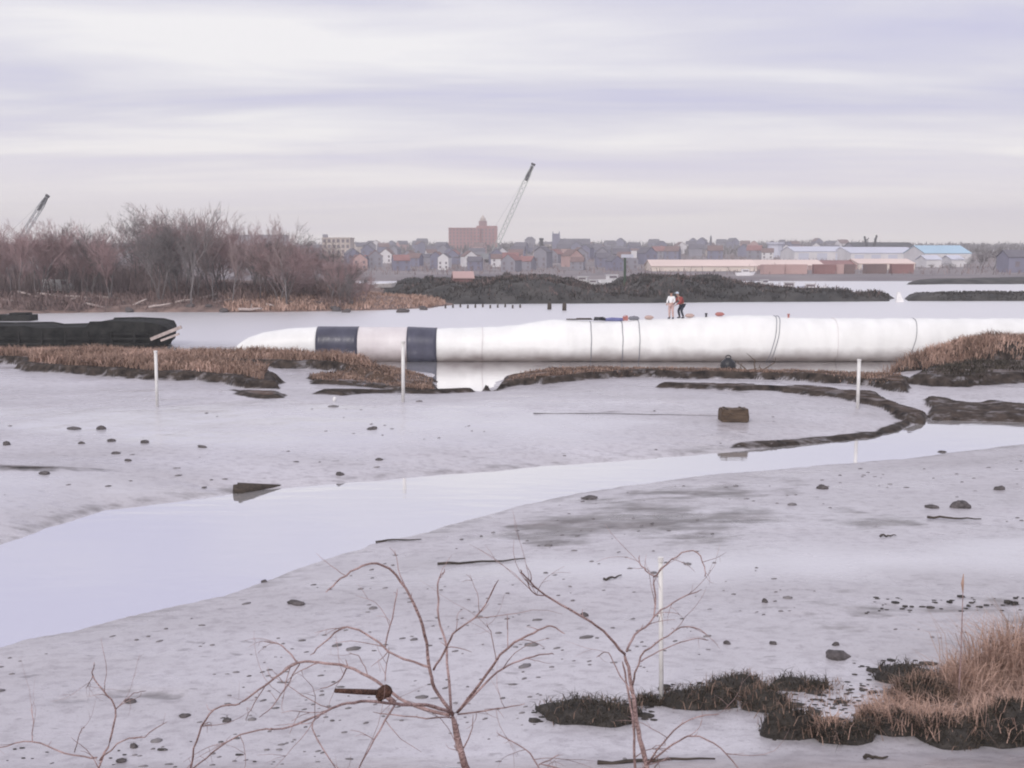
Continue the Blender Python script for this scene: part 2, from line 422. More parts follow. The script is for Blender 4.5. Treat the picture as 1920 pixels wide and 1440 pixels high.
BANKS = {   # pixel outline, z, height, edge width, turf, peat, name
 'LA': ([(-300, 690), (-100, 690), (28, 692), (36, 706), (150, 714), (240, 721), (330, 725), (420, 731), (462, 741), (520, 743), (526, 718), (440, 711), (388, 704), (480, 700), (560, 702), (640, 708), (690, 722), (745, 730), (700, 694), (600, 679), (300, 676), (-300, 674)], 0.35, 0.42, 0.35, 1.0, 0.0),
 'LB': ([(570, 722), (590, 733), (700, 736), (820, 740), (818, 705), (720, 697), (690, 704), (640, 712)], 0.3, 0.18, 0.4, 0.25, 0.75),
 'LC': ([(585, 753), (640, 756), (700, 750), (820, 749), (892, 744), (892, 739), (820, 742), (600, 746)], 0.3, 0.16, 0.3, 0.0, 1.0),
 'LD': ([(425, 744), (478, 763), (535, 761), (520, 749)], 0.35, 0.14, 0.4, 0.3, 0.8),
 'RA': ([(912, 739), (940, 729), (980, 727), (1020, 729), (1200, 722), (1400, 724), (1500, 728), (1600, 736), (1700, 748), (1700, 727), (1600, 717), (1400, 712), (1200, 709), (1000, 709), (950, 714)], 0.25, 0.40, 0.3, 0.30, 0.85),
 'RB': ([(1232, 741), (1300, 744), (1450, 748), (1560, 757), (1640, 765), (1695, 782), (1745, 785), (1745, 772), (1700, 764), (1640, 750), (1500, 741), (1240, 738)], 0.3, 0.22, 0.3, 0.12, 0.85),
 'RC': ([(1740, 783), (1800, 785), (1920, 789), (2200, 796), (2200, 770), (1920, 766), (1740, 757)], 0.25, 0.2, 0.3, 0.05, 0.86),
 'RD': ([(1688, 729), (1740, 739), (1800, 739), (1920, 731), (2200, 729), (2200, 704), (1920, 700), (1800, 704), (1720, 712)], 0.3, 0.5, 0.7, 0.15, 0.8),
 'RE': ([(1618, 706), (1700, 698), (1780, 697), (1920, 697), (2200, 697), (2200, 682), (1800, 682), (1700, 690)], 0.3, 0.75, 1.3, 1.0, 0.0),
 'TIP': ([(1370, 841), (1450, 837), (1560, 827), (1640, 819), (1690, 804), (1724, 788), (1700, 789), (1640, 811), (1560, 821), (1380, 836)], 0.05, 0.07, 0.15, 0.0, 0.85),
 'LE': ([(-200, 893), (0, 893), (90, 892), (160, 889), (300, 888), (160, 884), (0, 884), (-200, 884)], 0.4, 0.05, 0.25, 0.0, 0.75),
}
BP = {k: (poly(v_[0], v_[1]),) + v_[2:] for k, v_ in BANKS.items()}
ROUGH = [poly([(1165, 905), (1020, 935), (850, 990), (1000, 1000), (1250, 1003), (1500, 990), (1700, 985), (1500, 960), (1380, 940), (1500, 900), (1450, 882)], 0.3),
         poly([(1480, 1150), (1700, 1130), (2000, 1110), (2000, 1150), (1700, 1165), (1500, 1170)], 0.4)]

WET = [poly([(-300, 905), (0, 900), (250, 898), (440, 908), (430, 918), (200, 948), (0, 985), (-300, 1040)], 0.25),
       poly([(640, 1060), (1000, 1012), (1300, 1020), (2000, 1010), (2000, 1090), (1500, 1100), (1000, 1100)], 0.4),
       poly([(-200, 762), (300, 768), (900, 762), (1300, 790), (1100, 820), (500, 850), (-200, 800)], 0.55)]
RILLS = [[(1480, 1155), (1600, 1142), (1720, 1136), (1830, 1138), (1960, 1126)], [(-60, 968), (60, 984), (150, 985), (240, 972), (330, 955)], [(1490, 950), (1600, 948), (1720, 962), (1840, 974), (1960, 990)],
         [(860, 985), (960, 968), (1060, 962), (1160, 974), (1260, 968)], [(1250, 1000), (1400, 988), (1520, 992), (1640, 982)], [(300, 890), (420, 896), (520, 905), (640, 900)], [(560, 1175), (660, 1150), (760, 1160)],
         [(1000, 775), (1120, 782), (1240, 780), (1340, 786)], [(1640, 1005), (1780, 1000), (1960, 1002)], [(100, 1290), (240, 1275), (330, 1284)]]
RILLS = [poly(r_, 0.45) for r_ in RILLS]
def ldist(P, ln):
    d2 = np.full(len(P), 1e18)
    for a, b_ in zip(ln, ln[1:]):
        e_ = b_ - a; w = P - a; tt = np.clip((w @ e_) / (e_ @ e_), 0, 1); q = w - tt[:, None] * e_; d2 = np.minimum(d2, (q * q).sum(1))
    return np.sqrt(d2)
def height(P, full=False):
    P = np.asarray(P, float).reshape(-1, 2)
    n1_ = vnoise(P, 0.12, 1, 5); n2_ = vnoise(P, 0.9, 2, 4)
    wob = 0.25 * vnoise(P, 0.55, 5, 3) * np.clip(P[:, 1] / 40, 0.3, 1.5) + 0.10 * vnoise(P, 2.2, 6, 3)
    sm = sdist(P, LAND_M) + wob; sn = sdist(P, LAND_N) + wob
    def land(s, top, k):
        return np.where(s > 0, 0.02 * sstep(s, 0, 0.15) + top * (1 - np.exp(-np.maximum(s, 0) / k)), -0.7 * sstep(-s, 0, 1.6) - 0.01)
    zm = land(sm, 0.70, 3.0); zn = land(sn, 0.55, 8.0)
    z = np.maximum(zm, zn)
    on = sstep(np.maximum(sm, sn), 0.0, 1.5)
    z = z + on * (0.07 * n1_ + 0.022 * n2_)
    # near shore climbing to where the camera stands
    y = P[:, 1]
    z = z + np.interp(y, [-30, 0, 5, 11, 14.2, 17], [5.2, 5.2, 3.5, 0.95, 0.12, 0.0])
    turf = np.zeros(len(P)); peat = np.zeros(len(P))
    for k, (pl, hgt, ew, tf, pt) in BP.items():
        lo, hi = pl.min(0) - 3, pl.max(0) + 3
        sel = np.where((P[:, 0] > lo[0]) & (P[:, 0] < hi[0]) & (P[:, 1] > lo[1]) & (P[:, 1] < hi[1]))[0]
        if not len(sel): continue
        w2 = 0.55 if k not in ('TIP', 'LC', 'LE') else 0.12
        s = sdist(P[sel], pl) + w2 * vnoise(P[sel], 0.8, 9, 3)
        st = sstep(s, 0, ew)
        lump = 1 + 0.35 * vnoise(P[sel], 0.5, 11, 4)
        z[sel] += hgt * st * lump
        if k == 'RE':
            z[sel] += 0.55 * st * np.clip((P[sel, 0] - 22) / 6, 0, 1)
        fw = 2.0 if k == 'LA' else 1.0
        edge = sstep(s, -0.18, 0.10) * (1 - sstep(s, ew * 1.1 * fw, ew * 1.8 * fw))
        peat[sel] = np.maximum(peat[sel], np.maximum(edge * (0.9 if k != 'LE' else 0.6), pt * st))
        turf[sel] = np.maximum(turf[sel], tf * sstep(s, ew * 0.9 * fw, ew * 1.9 * fw))
    if not full: return z
    rough = np.zeros(len(P)); wet = np.zeros(len(P))
    wr = 0.5 * vnoise(P, 0.7, 61, 3)
    for ln in RILLS:
        dl = ldist(P, ln); wd_ = 0.10 + ln[:, 1].mean() * 0.004
        dl = np.maximum(dl + wr * wd_ * 2.2, 0)
        k_ = 1 - sstep(dl, 0, wd_); z -= 0.045 * k_; rough = np.maximum(rough, 0.8 * k_ * np.clip(0.6 + 1.2 * vnoise(P, 0.35, 67, 3), 0, 1))
    for pl in WET:
        wet = np.maximum(wet, sstep(sdist(P, pl) + 1.5 * vnoise(P, 0.3, 63, 4), -0.8, 1.6) * np.clip(0.75 + 0.7 * vnoise(P, 0.25, 65, 4), 0, 1))
    for pl in ROUGH:
        rough = np.maximum(rough, sstep(sdist(P, pl) + 1.8 * vnoise(P, 0.6, 21, 5), -1.0, 0.5))
    rough = np.maximum(rough, 0)
    rough *= np.clip(0.72 + 1.3 * vnoise(P * [0.6, 1.2], 0.8, 23, 5), 0.15, 1)
    s_n = sdist(P, LAND_N) + 0.25 * vnoise(P, 0.55, 5, 3) * np.clip(P[:, 1] / 40, 0.3, 1.5); s_m = sdist(P, LAND_M)
    for s_ in (s_n, s_m):
        rough = np.maximum(rough, 0.55 * sstep(s_, -0.2, 0.1) * (1 - sstep(s_, 0.2, 0.9)) * np.clip(0.7 + vnoise(P, 0.9, 29, 3), 0, 1))
    # bank soil right by the camera
    up = sstep(14.5 - y, 0, 2.5)
    turf = np.maximum(turf, up * 0.8)
    return z, turf, peat, rough, wet * (1 - peat) * (1 - turf)

def build_ground():
    nx = 640
    ys = np.concatenate([np.linspace(-22, 4, 16)[:-1], (4 * (36 / 4) ** np.linspace(0, 1, 280))[:-1], np.linspace(36, 74, 400), np.linspace(75, 100, 14)])
    ny = len(ys)
    tx = np.linspace(-1, 1, nx)
    half = np.maximum(ys, 8) * 0.56 + 6
    X = half[:, None] * tx[None, :]; Y = np.repeat(ys[:, None], nx, 1)
    P = np.stack([X.ravel(), Y.ravel()], 1)
    z, turf, peat, rough, wet = height(P, True)
    V = np.column_stack([P, z])
    i = np.arange(ny - 1)[:, None] * nx + np.arange(nx - 1)[None, :]
    F = np.stack([i, i + 1, i + nx + 1, i + nx], -1).reshape(-1, 4)
    keep = (z[F] > -0.4).any(1)
    F = F[keep]
    me = mesh_from('mudflat', V, F, M['mud'], True)
    at_ = me.color_attributes.new('surf', 'FLOAT_COLOR', 'POINT')
    at_.data.foreach_set('color', np.column_stack([turf, peat, rough, wet]).astype(np.float32).ravel())
    o = link('mudflat', me)
    return tag(o, 'wet grey tidal mud cut by the winding creek', None, None, 'structure')
build_ground()

def gh(x, y): return float(height([(x, y)])[0])
def hit(px, py):
    """where the view ray meets the mud or the water"""
    d = ray(px, py)
    t0 = (3.5 - CAM_H) / d.z; t1 = (-0.05 - CAM_H) / d.z
    ts = np.linspace(t0, t1, 260)
    P = np.column_stack([d.x * ts, d.y * ts]); zr = CAM_H + d.z * ts
    h_ = np.maximum(height(P), 0)
    k = np.where(zr <= h_)[0]
    k = k[0] if len(k) else len(ts) - 1
    return Vector((P[k, 0], P[k, 1], float(h_[k])))
def ppm(Y): return FPX / Y       # reference pixels per metre at depth Y

# water sheet
wv = [(-2400, -15, 0), (2400, -15, 0), (2400, 600, 0), (-2400, 600, 0)]
w_o = link('water', mesh_from('water', wv, [(0, 1, 2, 3)], M['water']))
tag(w_o, 'calm pale water of the bay and the winding creek', None, None, 'structure')

# ------------------------------------------------------------------ grass blades
def blades(P, hgt, wid, lean=0.35, seed=0, curve=0.5):
    rs = np.random.RandomState(seed); n = len(P); P = np.asarray(P, float)
    hgt = np.broadcast_to(hgt, n) * rs.uniform(0.35, 1.3, n); wid = np.broadcast_to(wid, n) * rs.uniform(0.7, 1.3, n)
    a = rs.uniform(0, 2 * np.pi, n); l = lean * rs.uniform(0.1, 1.4, n)
    f = rs.uniform(0, 2 * np.pi, n)
    dx, dy = np.cos(a) * l, np.sin(a) * l
    wx, wy = np.cos(f) * wid / 2, np.sin(f) * wid / 2
    z0 = np.zeros(n)
    b0 = P + np.column_stack([-wx, -wy, z0 - 0.02]); b1 = P + np.column_stack([wx, wy, z0 - 0.02])
    mid = P + np.column_stack([dx * hgt * 0.45, dy * hgt * 0.45, hgt * 0.6])
    m0 = mid + np.column_stack([-wx, -wy, z0]) * 0.8; m1 = mid + np.column_stack([wx, wy, z0]) * 0.8
    tip = P + np.column_stack([dx * hgt * (1 + curve), dy * hgt * (1 + curve), hgt * (1 - 0.35 * l)])
    V = np.stack([b0, b1, m0, m1, tip], 1).reshape(-1, 3)
    k = np.arange(n)[:, None] * 5
    F = np.concatenate([k + [0, 1, 3], k + [0, 3, 2], k + [2, 3, 4]], 0)
    return V, F
def scatter_poly(pl, n, seed, inset=0.0):
    rs = np.random.RandomState(seed); lo, hi = pl.min(0), pl.max(0); out_ = []; tot = 0
    while tot < n:
        q = rs.uniform(lo, hi, (n * 2, 2)); q = q[sdist(q, pl) > inset]
        if len(q) == 0: break
        out_.append(q); tot += len(q)
    return np.concatenate(out_)[:n]
def grass_stuff(name, label, pl, n, h_, w_, mt, seed, inset=0.1, lean=0.5, clump=0.5):
    q = scatter_poly(pl, int(n * 1.8), seed, inset)
    cn = vnoise(q, clump, seed + 3, 3)
    q = q[np.argsort(-cn + np.random.RandomState(seed).uniform(-.5, .5, len(q)))][:n]
    z = height(q); cn = vnoise(q, clump, seed + 3, 3)
    V, F = blades(np.column_stack([q, z]), h_ * (0.75 + 0.5 * cn), w_, lean, seed)
    o = link(name, mesh_from(name, V, F, mt))
    return tag(o, label, 'grass', None, 'stuff')
grass_stuff('marsh_grass', 'brown dead marsh grass on the left mud bank', BP['LA'][0], 16000, 0.62, 0.05, M['brown_grass'], 31, 0.65)
grass_stuff('marsh_grass', 'tan dead marsh grass streaking the left mud bank', BP['LA'][0], 14000, 0.6, 0.05, M['tan_grass'], 32, 0.8, 0.9, 0.25)
grass_stuff('marsh_grass', 'tan marsh grass mound in front of the pipe at right', BP['RE'][0], 9000, 0.6, 0.05, M['tan_grass'], 33, 0.4, 0.6)
grass_stuff('marsh_grass', 'brown marsh grass among the right mound', BP['RE'][0], 6000, 0.7, 0.05, M['brown_grass'], 34, 0.2, 0.6)
grass_stuff('marsh_grass', 'sparse brown grass along the ledge below the pipe', BP['RA'][0], 2600, 0.16, 0.05, M['brown_grass'], 35, 0.3, 0.8)
grass_stuff('marsh_grass', 'dark flattened grass on the low bank right of the ledge', BP['RD'][0], 4000, 0.28, 0.05, M['dark_grass'], 36, 0.2, 0.8)
grass_stuff('marsh_grass', 'brown flattened grass on the low peat by the black sleeve', BP['LB'][0], 3600, 0.2, 0.05, M['brown_grass'], 37, 0.2, 0.9)

# ------------------------------------------------------------------ the long white pipe
PIPE_Y = 74.0
def pz(py, px=960): return at(px, py, PIPE_Y).z
def px2x(px): return at(px, 640, PIPE_Y).x
TOPS = [(432, 668), (438, 655), (448, 644), (465, 633), (495, 623), (540, 616), (600, 613), (765, 614), (820, 616), (900, 614), (960, 610), (1000, 604), (1040, 599), (1080, 601), (1110, 603),
        (1150, 603), (1200, 600), (1250, 598), (1330, 594), (1400, 591), (1440, 592), (1480, 596), (1560, 597), (1700, 597), (1900, 597), (2300, 597)]
tx_ = [t_[0] for t_ in TOPS]; ty_ = [t_[1] for t_ in TOPS]
def pipe_section(x0, x1, grow=0.0, seed=0, n=48, wr=0.018, caps=True):
    N_ = max(6, int((x1 - x0) / 6)); V = []; rs = random.Random(seed)
    xs = [x0 + (x1 - x0) * i / N_ for i in range(N_ + 1)]
    th = np.arange(n) * 2 * np.pi / n
    PP = np.array([(px2x(x) * 1.4, t_) for x in xs for t_ in th])
    # wrinkles drawn across the fabric
    pn = np.stack([vnoise(np.array([(px2x(x) * 1.7, math.cos(t_) * 1.6 + 7) for x in xs for t_ in th]), 0.9, 40 + seed, 3)], 0)[0]
    k = 0
    for x in xs:
        zt = pz(float(np.interp(x, tx_, ty_))); zb = -0.16
        if x < 480: zb = -0.16 + 0.0 * x
        r = max(0.05, (zt - zb) / 2) + grow; zc_ = (zt + zb) / 2
        for t_ in th:
            rr = r + wr * pn[k]; k += 1
            V.append((px2x(x), PIPE_Y + rr * math.cos(t_), zc_ + rr * math.sin(t_)))
    F = []
    for i in range(N_):
        for j in range(n):
            j2 = (j + 1) % n
            F.append((i * n + j, (i + 1) * n + j, (i + 1) * n + j2, i * n + j2))
    if caps:
        F.append(tuple(range(n))); F.append(tuple(N_ * n + j for j in range(n - 1, -1, -1)))
    return V, F
def pipe_mat(name, c0, c1, stain_shade=True, rough=0.45):
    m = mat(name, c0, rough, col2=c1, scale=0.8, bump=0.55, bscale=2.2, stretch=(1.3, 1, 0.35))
    if stain_shade:  # brown tide stain, its fade stretched upward to paint shade on the lower half
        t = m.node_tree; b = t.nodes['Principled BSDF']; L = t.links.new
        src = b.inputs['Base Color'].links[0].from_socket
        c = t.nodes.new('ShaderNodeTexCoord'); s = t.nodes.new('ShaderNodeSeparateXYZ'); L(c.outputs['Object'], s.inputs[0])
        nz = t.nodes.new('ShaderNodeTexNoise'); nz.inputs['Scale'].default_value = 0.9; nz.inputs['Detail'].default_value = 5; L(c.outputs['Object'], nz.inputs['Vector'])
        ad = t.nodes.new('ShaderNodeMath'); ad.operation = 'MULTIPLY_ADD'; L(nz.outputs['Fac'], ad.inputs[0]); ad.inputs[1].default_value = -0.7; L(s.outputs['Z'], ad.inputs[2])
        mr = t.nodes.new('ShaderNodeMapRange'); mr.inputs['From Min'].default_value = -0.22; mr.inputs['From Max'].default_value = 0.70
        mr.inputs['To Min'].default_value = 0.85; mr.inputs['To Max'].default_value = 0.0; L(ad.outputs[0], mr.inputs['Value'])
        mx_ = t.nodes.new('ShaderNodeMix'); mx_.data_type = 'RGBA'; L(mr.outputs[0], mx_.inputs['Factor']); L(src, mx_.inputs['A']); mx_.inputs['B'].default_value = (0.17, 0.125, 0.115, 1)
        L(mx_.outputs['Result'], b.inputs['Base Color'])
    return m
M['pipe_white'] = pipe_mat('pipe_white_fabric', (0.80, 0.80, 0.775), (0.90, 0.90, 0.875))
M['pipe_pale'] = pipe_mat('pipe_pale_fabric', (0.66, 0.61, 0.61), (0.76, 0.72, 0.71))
M['pipe_black'] = pipe_mat('pipe_black_sleeve', (0.040, 0.041, 0.062), (0.085, 0.087, 0.125), False, 0.35)
base_x = px2x(1200)
pipe = thing('floating_pipe', 'long white floating pipe with two black sleeves lying along the water', 'pipe', (0, 0, 0))
def psec(name, x0, x1, mt, grow=0, seed=0, label=None, wr=0.018):
    v_, f_ = pipe_section(x0, x1, grow, seed, wr=wr)
    o = link(name, mesh_from(name, v_, f_, M[mt], True), pipe)
    if label: o['label'] = label
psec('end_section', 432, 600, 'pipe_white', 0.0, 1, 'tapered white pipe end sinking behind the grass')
psec('black_sleeve', 597, 674, 'pipe_black', 0.045, 2, 'black sleeve half hidden by grass')
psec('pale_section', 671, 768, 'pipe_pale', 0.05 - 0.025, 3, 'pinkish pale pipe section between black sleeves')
psec('black_sleeve', 765, 820, 'pipe_black', 0.055, 4, 'black sleeve standing clear of the grass')
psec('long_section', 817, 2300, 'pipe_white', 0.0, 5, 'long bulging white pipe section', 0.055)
for i, xx in enumerate((1106, 1164, 1195, 1441, 1447, 1700)):
    zt = pz(float(np.interp(xx, tx_, ty_))); r = (zt + 0.16) / 2; zc_ = (zt - 0.16) / 2
    sway = 0.0 if i < 3 else 0.35
    pts = [(px2x(xx) + sway * math.sin(a) + 0.01 * math.sin(7 * a), PIPE_Y + (r + 0.015) * math.cos(a), zc_ + (r + 0.015) * math.sin(a)) for a in np.linspace(0, 2 * math.pi, 41)]
    MB().tube(pts, 0.028 if i < 3 else 0.022, 5, False).build('strap', M['strap'], pipe)

for xx in (905, 1560):
    zt = pz(float(np.interp(xx, tx_, ty_))); r = (zt + 0.16) / 2; zc_ = (zt - 0.16) / 2
    pts = [(px2x(xx) + 0.03 * math.sin(3 * a + xx), PIPE_Y + (r + 0.03) * math.cos(a), zc_ + (r + 0.03) * math.sin(a)) for a in np.linspace(0, 2 * math.pi, 41)]
    MB().tube(pts, 0.022, 5, False).build('seam', M['pipe_pale'], pipe)
def pipe_top(px, dy=0.0):
    zt = pz(float(np.interp(px, tx_, ty_))); r = (zt + 0.16) / 2; zc_ = (zt - 0.16) / 2
    return Vector((px2x(px), PIPE_Y + dy, zc_ + math.sqrt(max(r * r - dy * dy, 0)) + 0.02))

# gear lying along the pipe crown
def on_pipe(name, label, cat, mb, mt, px, dz=0.0, group=None, smooth=False):
    o = mb.build(name, M[mt], None, smooth, pipe_top(px) + Vector((0, 0, dz)))
    return tag(o, label, cat, group)
on_pipe('plank', 'dark plank lying on the crown of the pipe', 'plank', MB().box((0, 0, 0.06), (1.75, 0.25, 0.07), ry=0.0).box((0.3, 0.02, 0.115), (1.0, 0.2, 0.05)), 'wood_dark', 1086, 0.02)
on_pipe('coiled_hose', 'black hose coil on the pipe beside the plank', 'hose', MB().tube([(0.42 * math.cos(a) * (1 - a * 0.012), 0.28 * math.sin(a), 0.05 + 0.013 * a) for a in np.linspace(0, 18, 90)], 0.04, 6), 'black_rubber', 1124, 0.0)
tb = MB().tube([(-0.65, 0, 0.10), (-0.6, 0, 0.11), (-0.2, 0.02, 0.13), (0.2, -0.01, 0.12), (0.6, 0, 0.12), (0.68, 0, 0.11)], [0.03, 0.10, 0.13, 0.12, 0.10, 0.03], 10)
on_pipe('rolled_tarp', 'rolled blue tarp on the crown of the pipe', 'tarp', tb, 'blue_tarp', 1152, 0.0, smooth=True)
jc = MB().box((0, 0, 0.15), (0.34, 0.2, 0.28)).box((0.10, 0, 0.32), (0.08, 0.08, 0.07)).tube([(-0.12, 0, 0.29), (-0.1, 0, 0.36), (0.02, 0, 0.36), (0.04, 0, 0.29)], 0.018, 6)
on_pipe('fuel_can', 'red fuel can on the pipe beside the blue tarp', 'can', jc, 'red_plastic', 1172)
on_pipe('sandbag', 'grey sack lying on the pipe right of the red can', 'sack', MB().tube([(-0.38, 0, 0.1), (-0.3, 0, 0.12), (0, 0.02, 0.14), (0.28, 0, 0.12), (0.36, 0, 0.1)], [0.04, 0.12, 0.15, 0.12, 0.04], 9), 'strap', 1188, smooth=True)
for i, (xx, mt_, lb) in enumerate(((1216, 'orange_plastic', 'orange float on the pipe left of the two people'), (1292, 'orange_plastic', 'orange float on the pipe right of the two people'), (1348, 'red_plastic', 'reddish float on the pipe crown farther right'))):
    pr = [(-0.30, 0.03), (-0.27, 0.06), (-0.22, 0.11), (-0.1, 0.14), (0.1, 0.14), (0.22, 0.11), (0.27, 0.06), (0.33, 0.03)]
    on_pipe('float', lb, 'float', MB().tube([(x, 0, 0.13) for x, _ in pr], [r_ for _, r_ in pr], 10), mt_, xx, 0, 'floats on the pipe', True)
for xx, lb in ((1323, 'dark mooring bollard on the pipe right of the people'), (1477, 'reddish mooring bollard above the crossed seam')):
    on_pipe('bollard', lb, 'bollard', MB().tube([(0, 0, -0.05), (0, 0, 0.18)], 0.07, 8).tube([(0, 0, 0.18), (0, 0, 0.24)], [0.11, 0.10], 8), 'black_rubber' if xx < 1400 else 'red_plastic', xx)

# ------------------------------------------------------------------ people on the pipe
def skin_mesh(name, chains, radii, mt, parent, root, sub=2):
    """chains: lists of joint keys; radii: key -> (pos, r)"""
    keys = []; edges = []
    for ch in chains:
        for k in ch:
            if k not in keys: keys.append(k)
        for a, b_ in zip(ch, ch[1:]): edges.append((keys.index(a), keys.index(b_)))
    me = bpy.data.meshes.new(name)
    me.from_pydata([tuple(radii[k][0]) for k in keys], edges, [])
    o = link(name, me, parent)
    me.materials.append(mt)
    sk = o.modifiers.new('skin', 'SKIN')
    if not me.skin_vertices: me.skin_vertices.new() if hasattr(me.skin_vertices, 'new') else None
    for i, k in enumerate(keys):
        r = radii[k][1]
        sv = me.skin_vertices[0].data[i]
        sv.radius = (r, r) if not isinstance(r, tuple) else r
        sv.use_root = (k == root)
    ss = o.modifiers.new('sub', 'SUBSURF'); ss.levels = sub; ss.render_levels = sub
    sk.use_smooth_shade = True
    return o
def person(loc, rz, label, J, top, bottom, cap=None, scale=1.0):
    p = thing('person', label, 'person', loc, rz)
    p.scale = (scale,) * 3
    j = {k: (Vector(v_[0]), v_[1]) for k, v_ in J.items()}
    # hands: palm and five fingers
    ch_h = []
    for s, sd in (('l', -1), ('r', 1)):
        w = j['wr' + s][0]; d = (w - j['el' + s][0]).normalized()
        side = d.cross(Vector((0, 0, 1)));
        if side.length < 0.1: side = Vector((0, 1, 0))
        side.normalize(); nrm = side.cross(d)
        j['palm' + s] = (w + d * 0.06, 0.026)
        ch_h.append(['wr' + s, 'palm' + s])
        for q, (off, ln) in enumerate(((-0.030, 0.072), (-0.010, 0.085), (0.010, 0.080), (0.030, 0.062))):
            j['f%s%d' % (s, q)] = (w + d * 0.105 + side * off, 0.0095)
            j['g%s%d' % (s, q)] = (w + d * (0.105 + ln * 0.55) + side * off * 1.15 - nrm * 0.012, 0.0085)
            j['h%s%d' % (s, q)] = (w + d * (0.105 + ln * 0.8) + side * off * 1.15 - nrm * 0.034, 0.007)
            ch_h.append(['palm' + s, 'f%s%d' % (s, q), 'g%s%d' % (s, q), 'h%s%d' % (s, q)])
        j['t0' + s] = (w + d * 0.055 - side * 0.045, 0.011); j['t1' + s] = (w + d * 0.095 - side * 0.062, 0.009)
        ch_h.append(['palm' + s, 't0' + s, 't1' + s])
    body = [['pel', 'waist', 'chest', 'neck', 'jaw', 'skull'], ['chest', 'shl', 'ell', 'wrl'], ['chest', 'shr', 'elr', 'wrr'],
            ['pel', 'hil', 'knl', 'anl', 'tol'], ['pel', 'hir', 'knr', 'anr', 'tor']] + ch_h
    bd = skin_mesh('body', body, j, M['skin'], p, 'pel')
    big = lambda a: {k: (v_[0], v_[1] + a) for k, v_ in j.items()}
    t_ = big(0.022)
    skin_mesh('jacket', [['pel', 'waist', 'chest', 'neckb'], ['chest', 'shl', 'ell', 'cufl'], ['chest', 'shr', 'elr', 'cufr']],
              {**t_, 'neckb': (j['chest'][0].lerp(j['neck'][0], 0.55), 0.075), 'cufl': (j['ell'][0].lerp(j['wrl'][0], 0.92), 0.047), 'cufr': (j['elr'][0].lerp(j['wrr'][0], 0.92), 0.047)}, M[top], p, 'pel')
    skin_mesh('trousers', [['pel', 'hil', 'knl', 'anl'], ['pel', 'hir', 'knr', 'anr']], {k: (v_[0], v_[1] + 0.018) for k, v_ in j.items()}, M[bottom], p, 'pel')
    for s in 'lr':
        a = j['an' + s][0]; b_ = j['to' + s][0]
        MB().tube([a + (a - b_) * 0.35 + Vector((0, 0, -0.035)), a + Vector((0, 0, -0.03)), a.lerp(b_, 0.6) + Vector((0, 0, -0.012)), b_ + (b_ - a) * 0.25], [0.04, 0.055, 0.05, 0.03], 8).build('shoe', M['navy_cloth'], p, True)
    # head: hair or cap, eyes, nose, ears
    sk_, ja = j['skull'][0], j['jaw'][0]
    fw = Vector((0, -1, 0)); rt = Vector((1, 0, 0)); up = (sk_ - ja).normalized(); fw = (fw - up * fw.dot(up)).normalized()
    bm = bmesh.new(); bmesh.ops.create_uvsphere(bm, u_segments=14, v_segments=9, radius=0.112)
    bmesh.ops.delete(bm, geom=[v_ for v_ in bm.verts if v_.co.z < -0.02 and v_.co.y < 0.02 or v_.co.z < -0.07], context='VERTS')
    if cap:
        for v_ in bm.verts: v_.co.z *= 0.9
        r_ = bmesh.ops.create_cube(bm, size=1.0)['verts']
        for v_ in r_: v_.co = Vector((v_.co.x * 0.15, v_.co.y * 0.10 - 0.15, v_.co.z * 0.012 + 0.02))
    me = bpy.data.meshes.new('hair'); bm.to_mesh(me); bm.free(); me.materials.append(M[cap or 'hair'])
    for f in me.polygons: f.use_smooth = True
    h_ = link('cap' if cap else 'hair', me, p, sk_ + up * 0.015)
    c_ = sk_ - up * 0.035
    for sx in (-1, 1):
        bm = bmesh.new(); bmesh.ops.create_icosphere(bm, subdivisions=1, radius=0.013)
        me = bpy.data.meshes.new('eye'); bm.to_mesh(me); bm.free(); me.materials.append(M['hair']); link('eye', me, bd, c_ + fw * 0.088 + rt * 0.033 * sx)
        MB().tube([c_ + rt * 0.088 * sx + up * 0.03, c_ + rt * 0.102 * sx, c_ + rt * 0.09 * sx - up * 0.035], [0.012, 0.022, 0.010], 6).build('ear', M['skin'], bd, True)
    MB().tube([c_ + fw * 0.085 + up * 0.005, c_ + fw * 0.118 - up * 0.035, c_ + fw * 0.085 - up * 0.045], [0.008, 0.016, 0.012], 6).build('nose', M['skin'], bd, True)
    MB().tube([c_ + fw * 0.083 - up * 0.075 - rt * 0.026, c_ + fw * 0.092 - up * 0.077, c_ + fw * 0.083 - up * 0.075 + rt * 0.026], [0.004, 0.007, 0.004], 5).build('mouth', M['red_cloth'], bd, True)
    return p
J1 = dict(pel=((0, 0, 0.95), 0.125), waist=((0, 0.0, 1.10), 0.115), chest=((0, 0.0, 1.32), 0.125), neck=((0, -0.01, 1.49), 0.052), jaw=((0, -0.03, 1.57), 0.066), skull=((0, -0.02, 1.67), 0.092),
          shl=((-0.18, 0, 1.39), 0.062), ell=((-0.26, -0.04, 1.12), 0.046), wrl=((-0.20, -0.22, 0.98), 0.030),
          shr=((0.18, 0, 1.39), 0.062), elr=((0.25, 0.0, 1.12), 0.046), wrr=((0.17, -0.20, 1.02), 0.030),
          hil=((-0.09, 0, 0.88), 0.095), knl=((-0.11, -0.03, 0.50), 0.062), anl=((-0.12, 0.02, 0.085), 0.042), tol=((-0.14, -0.12, 0.035), 0.034),
          hir=((0.09, 0, 0.88), 0.095), knr=((0.11, -0.01, 0.50), 0.062), anr=((0.13, 0.04, 0.085), 0.042), tor=((0.15, -0.10, 0.035), 0.034))
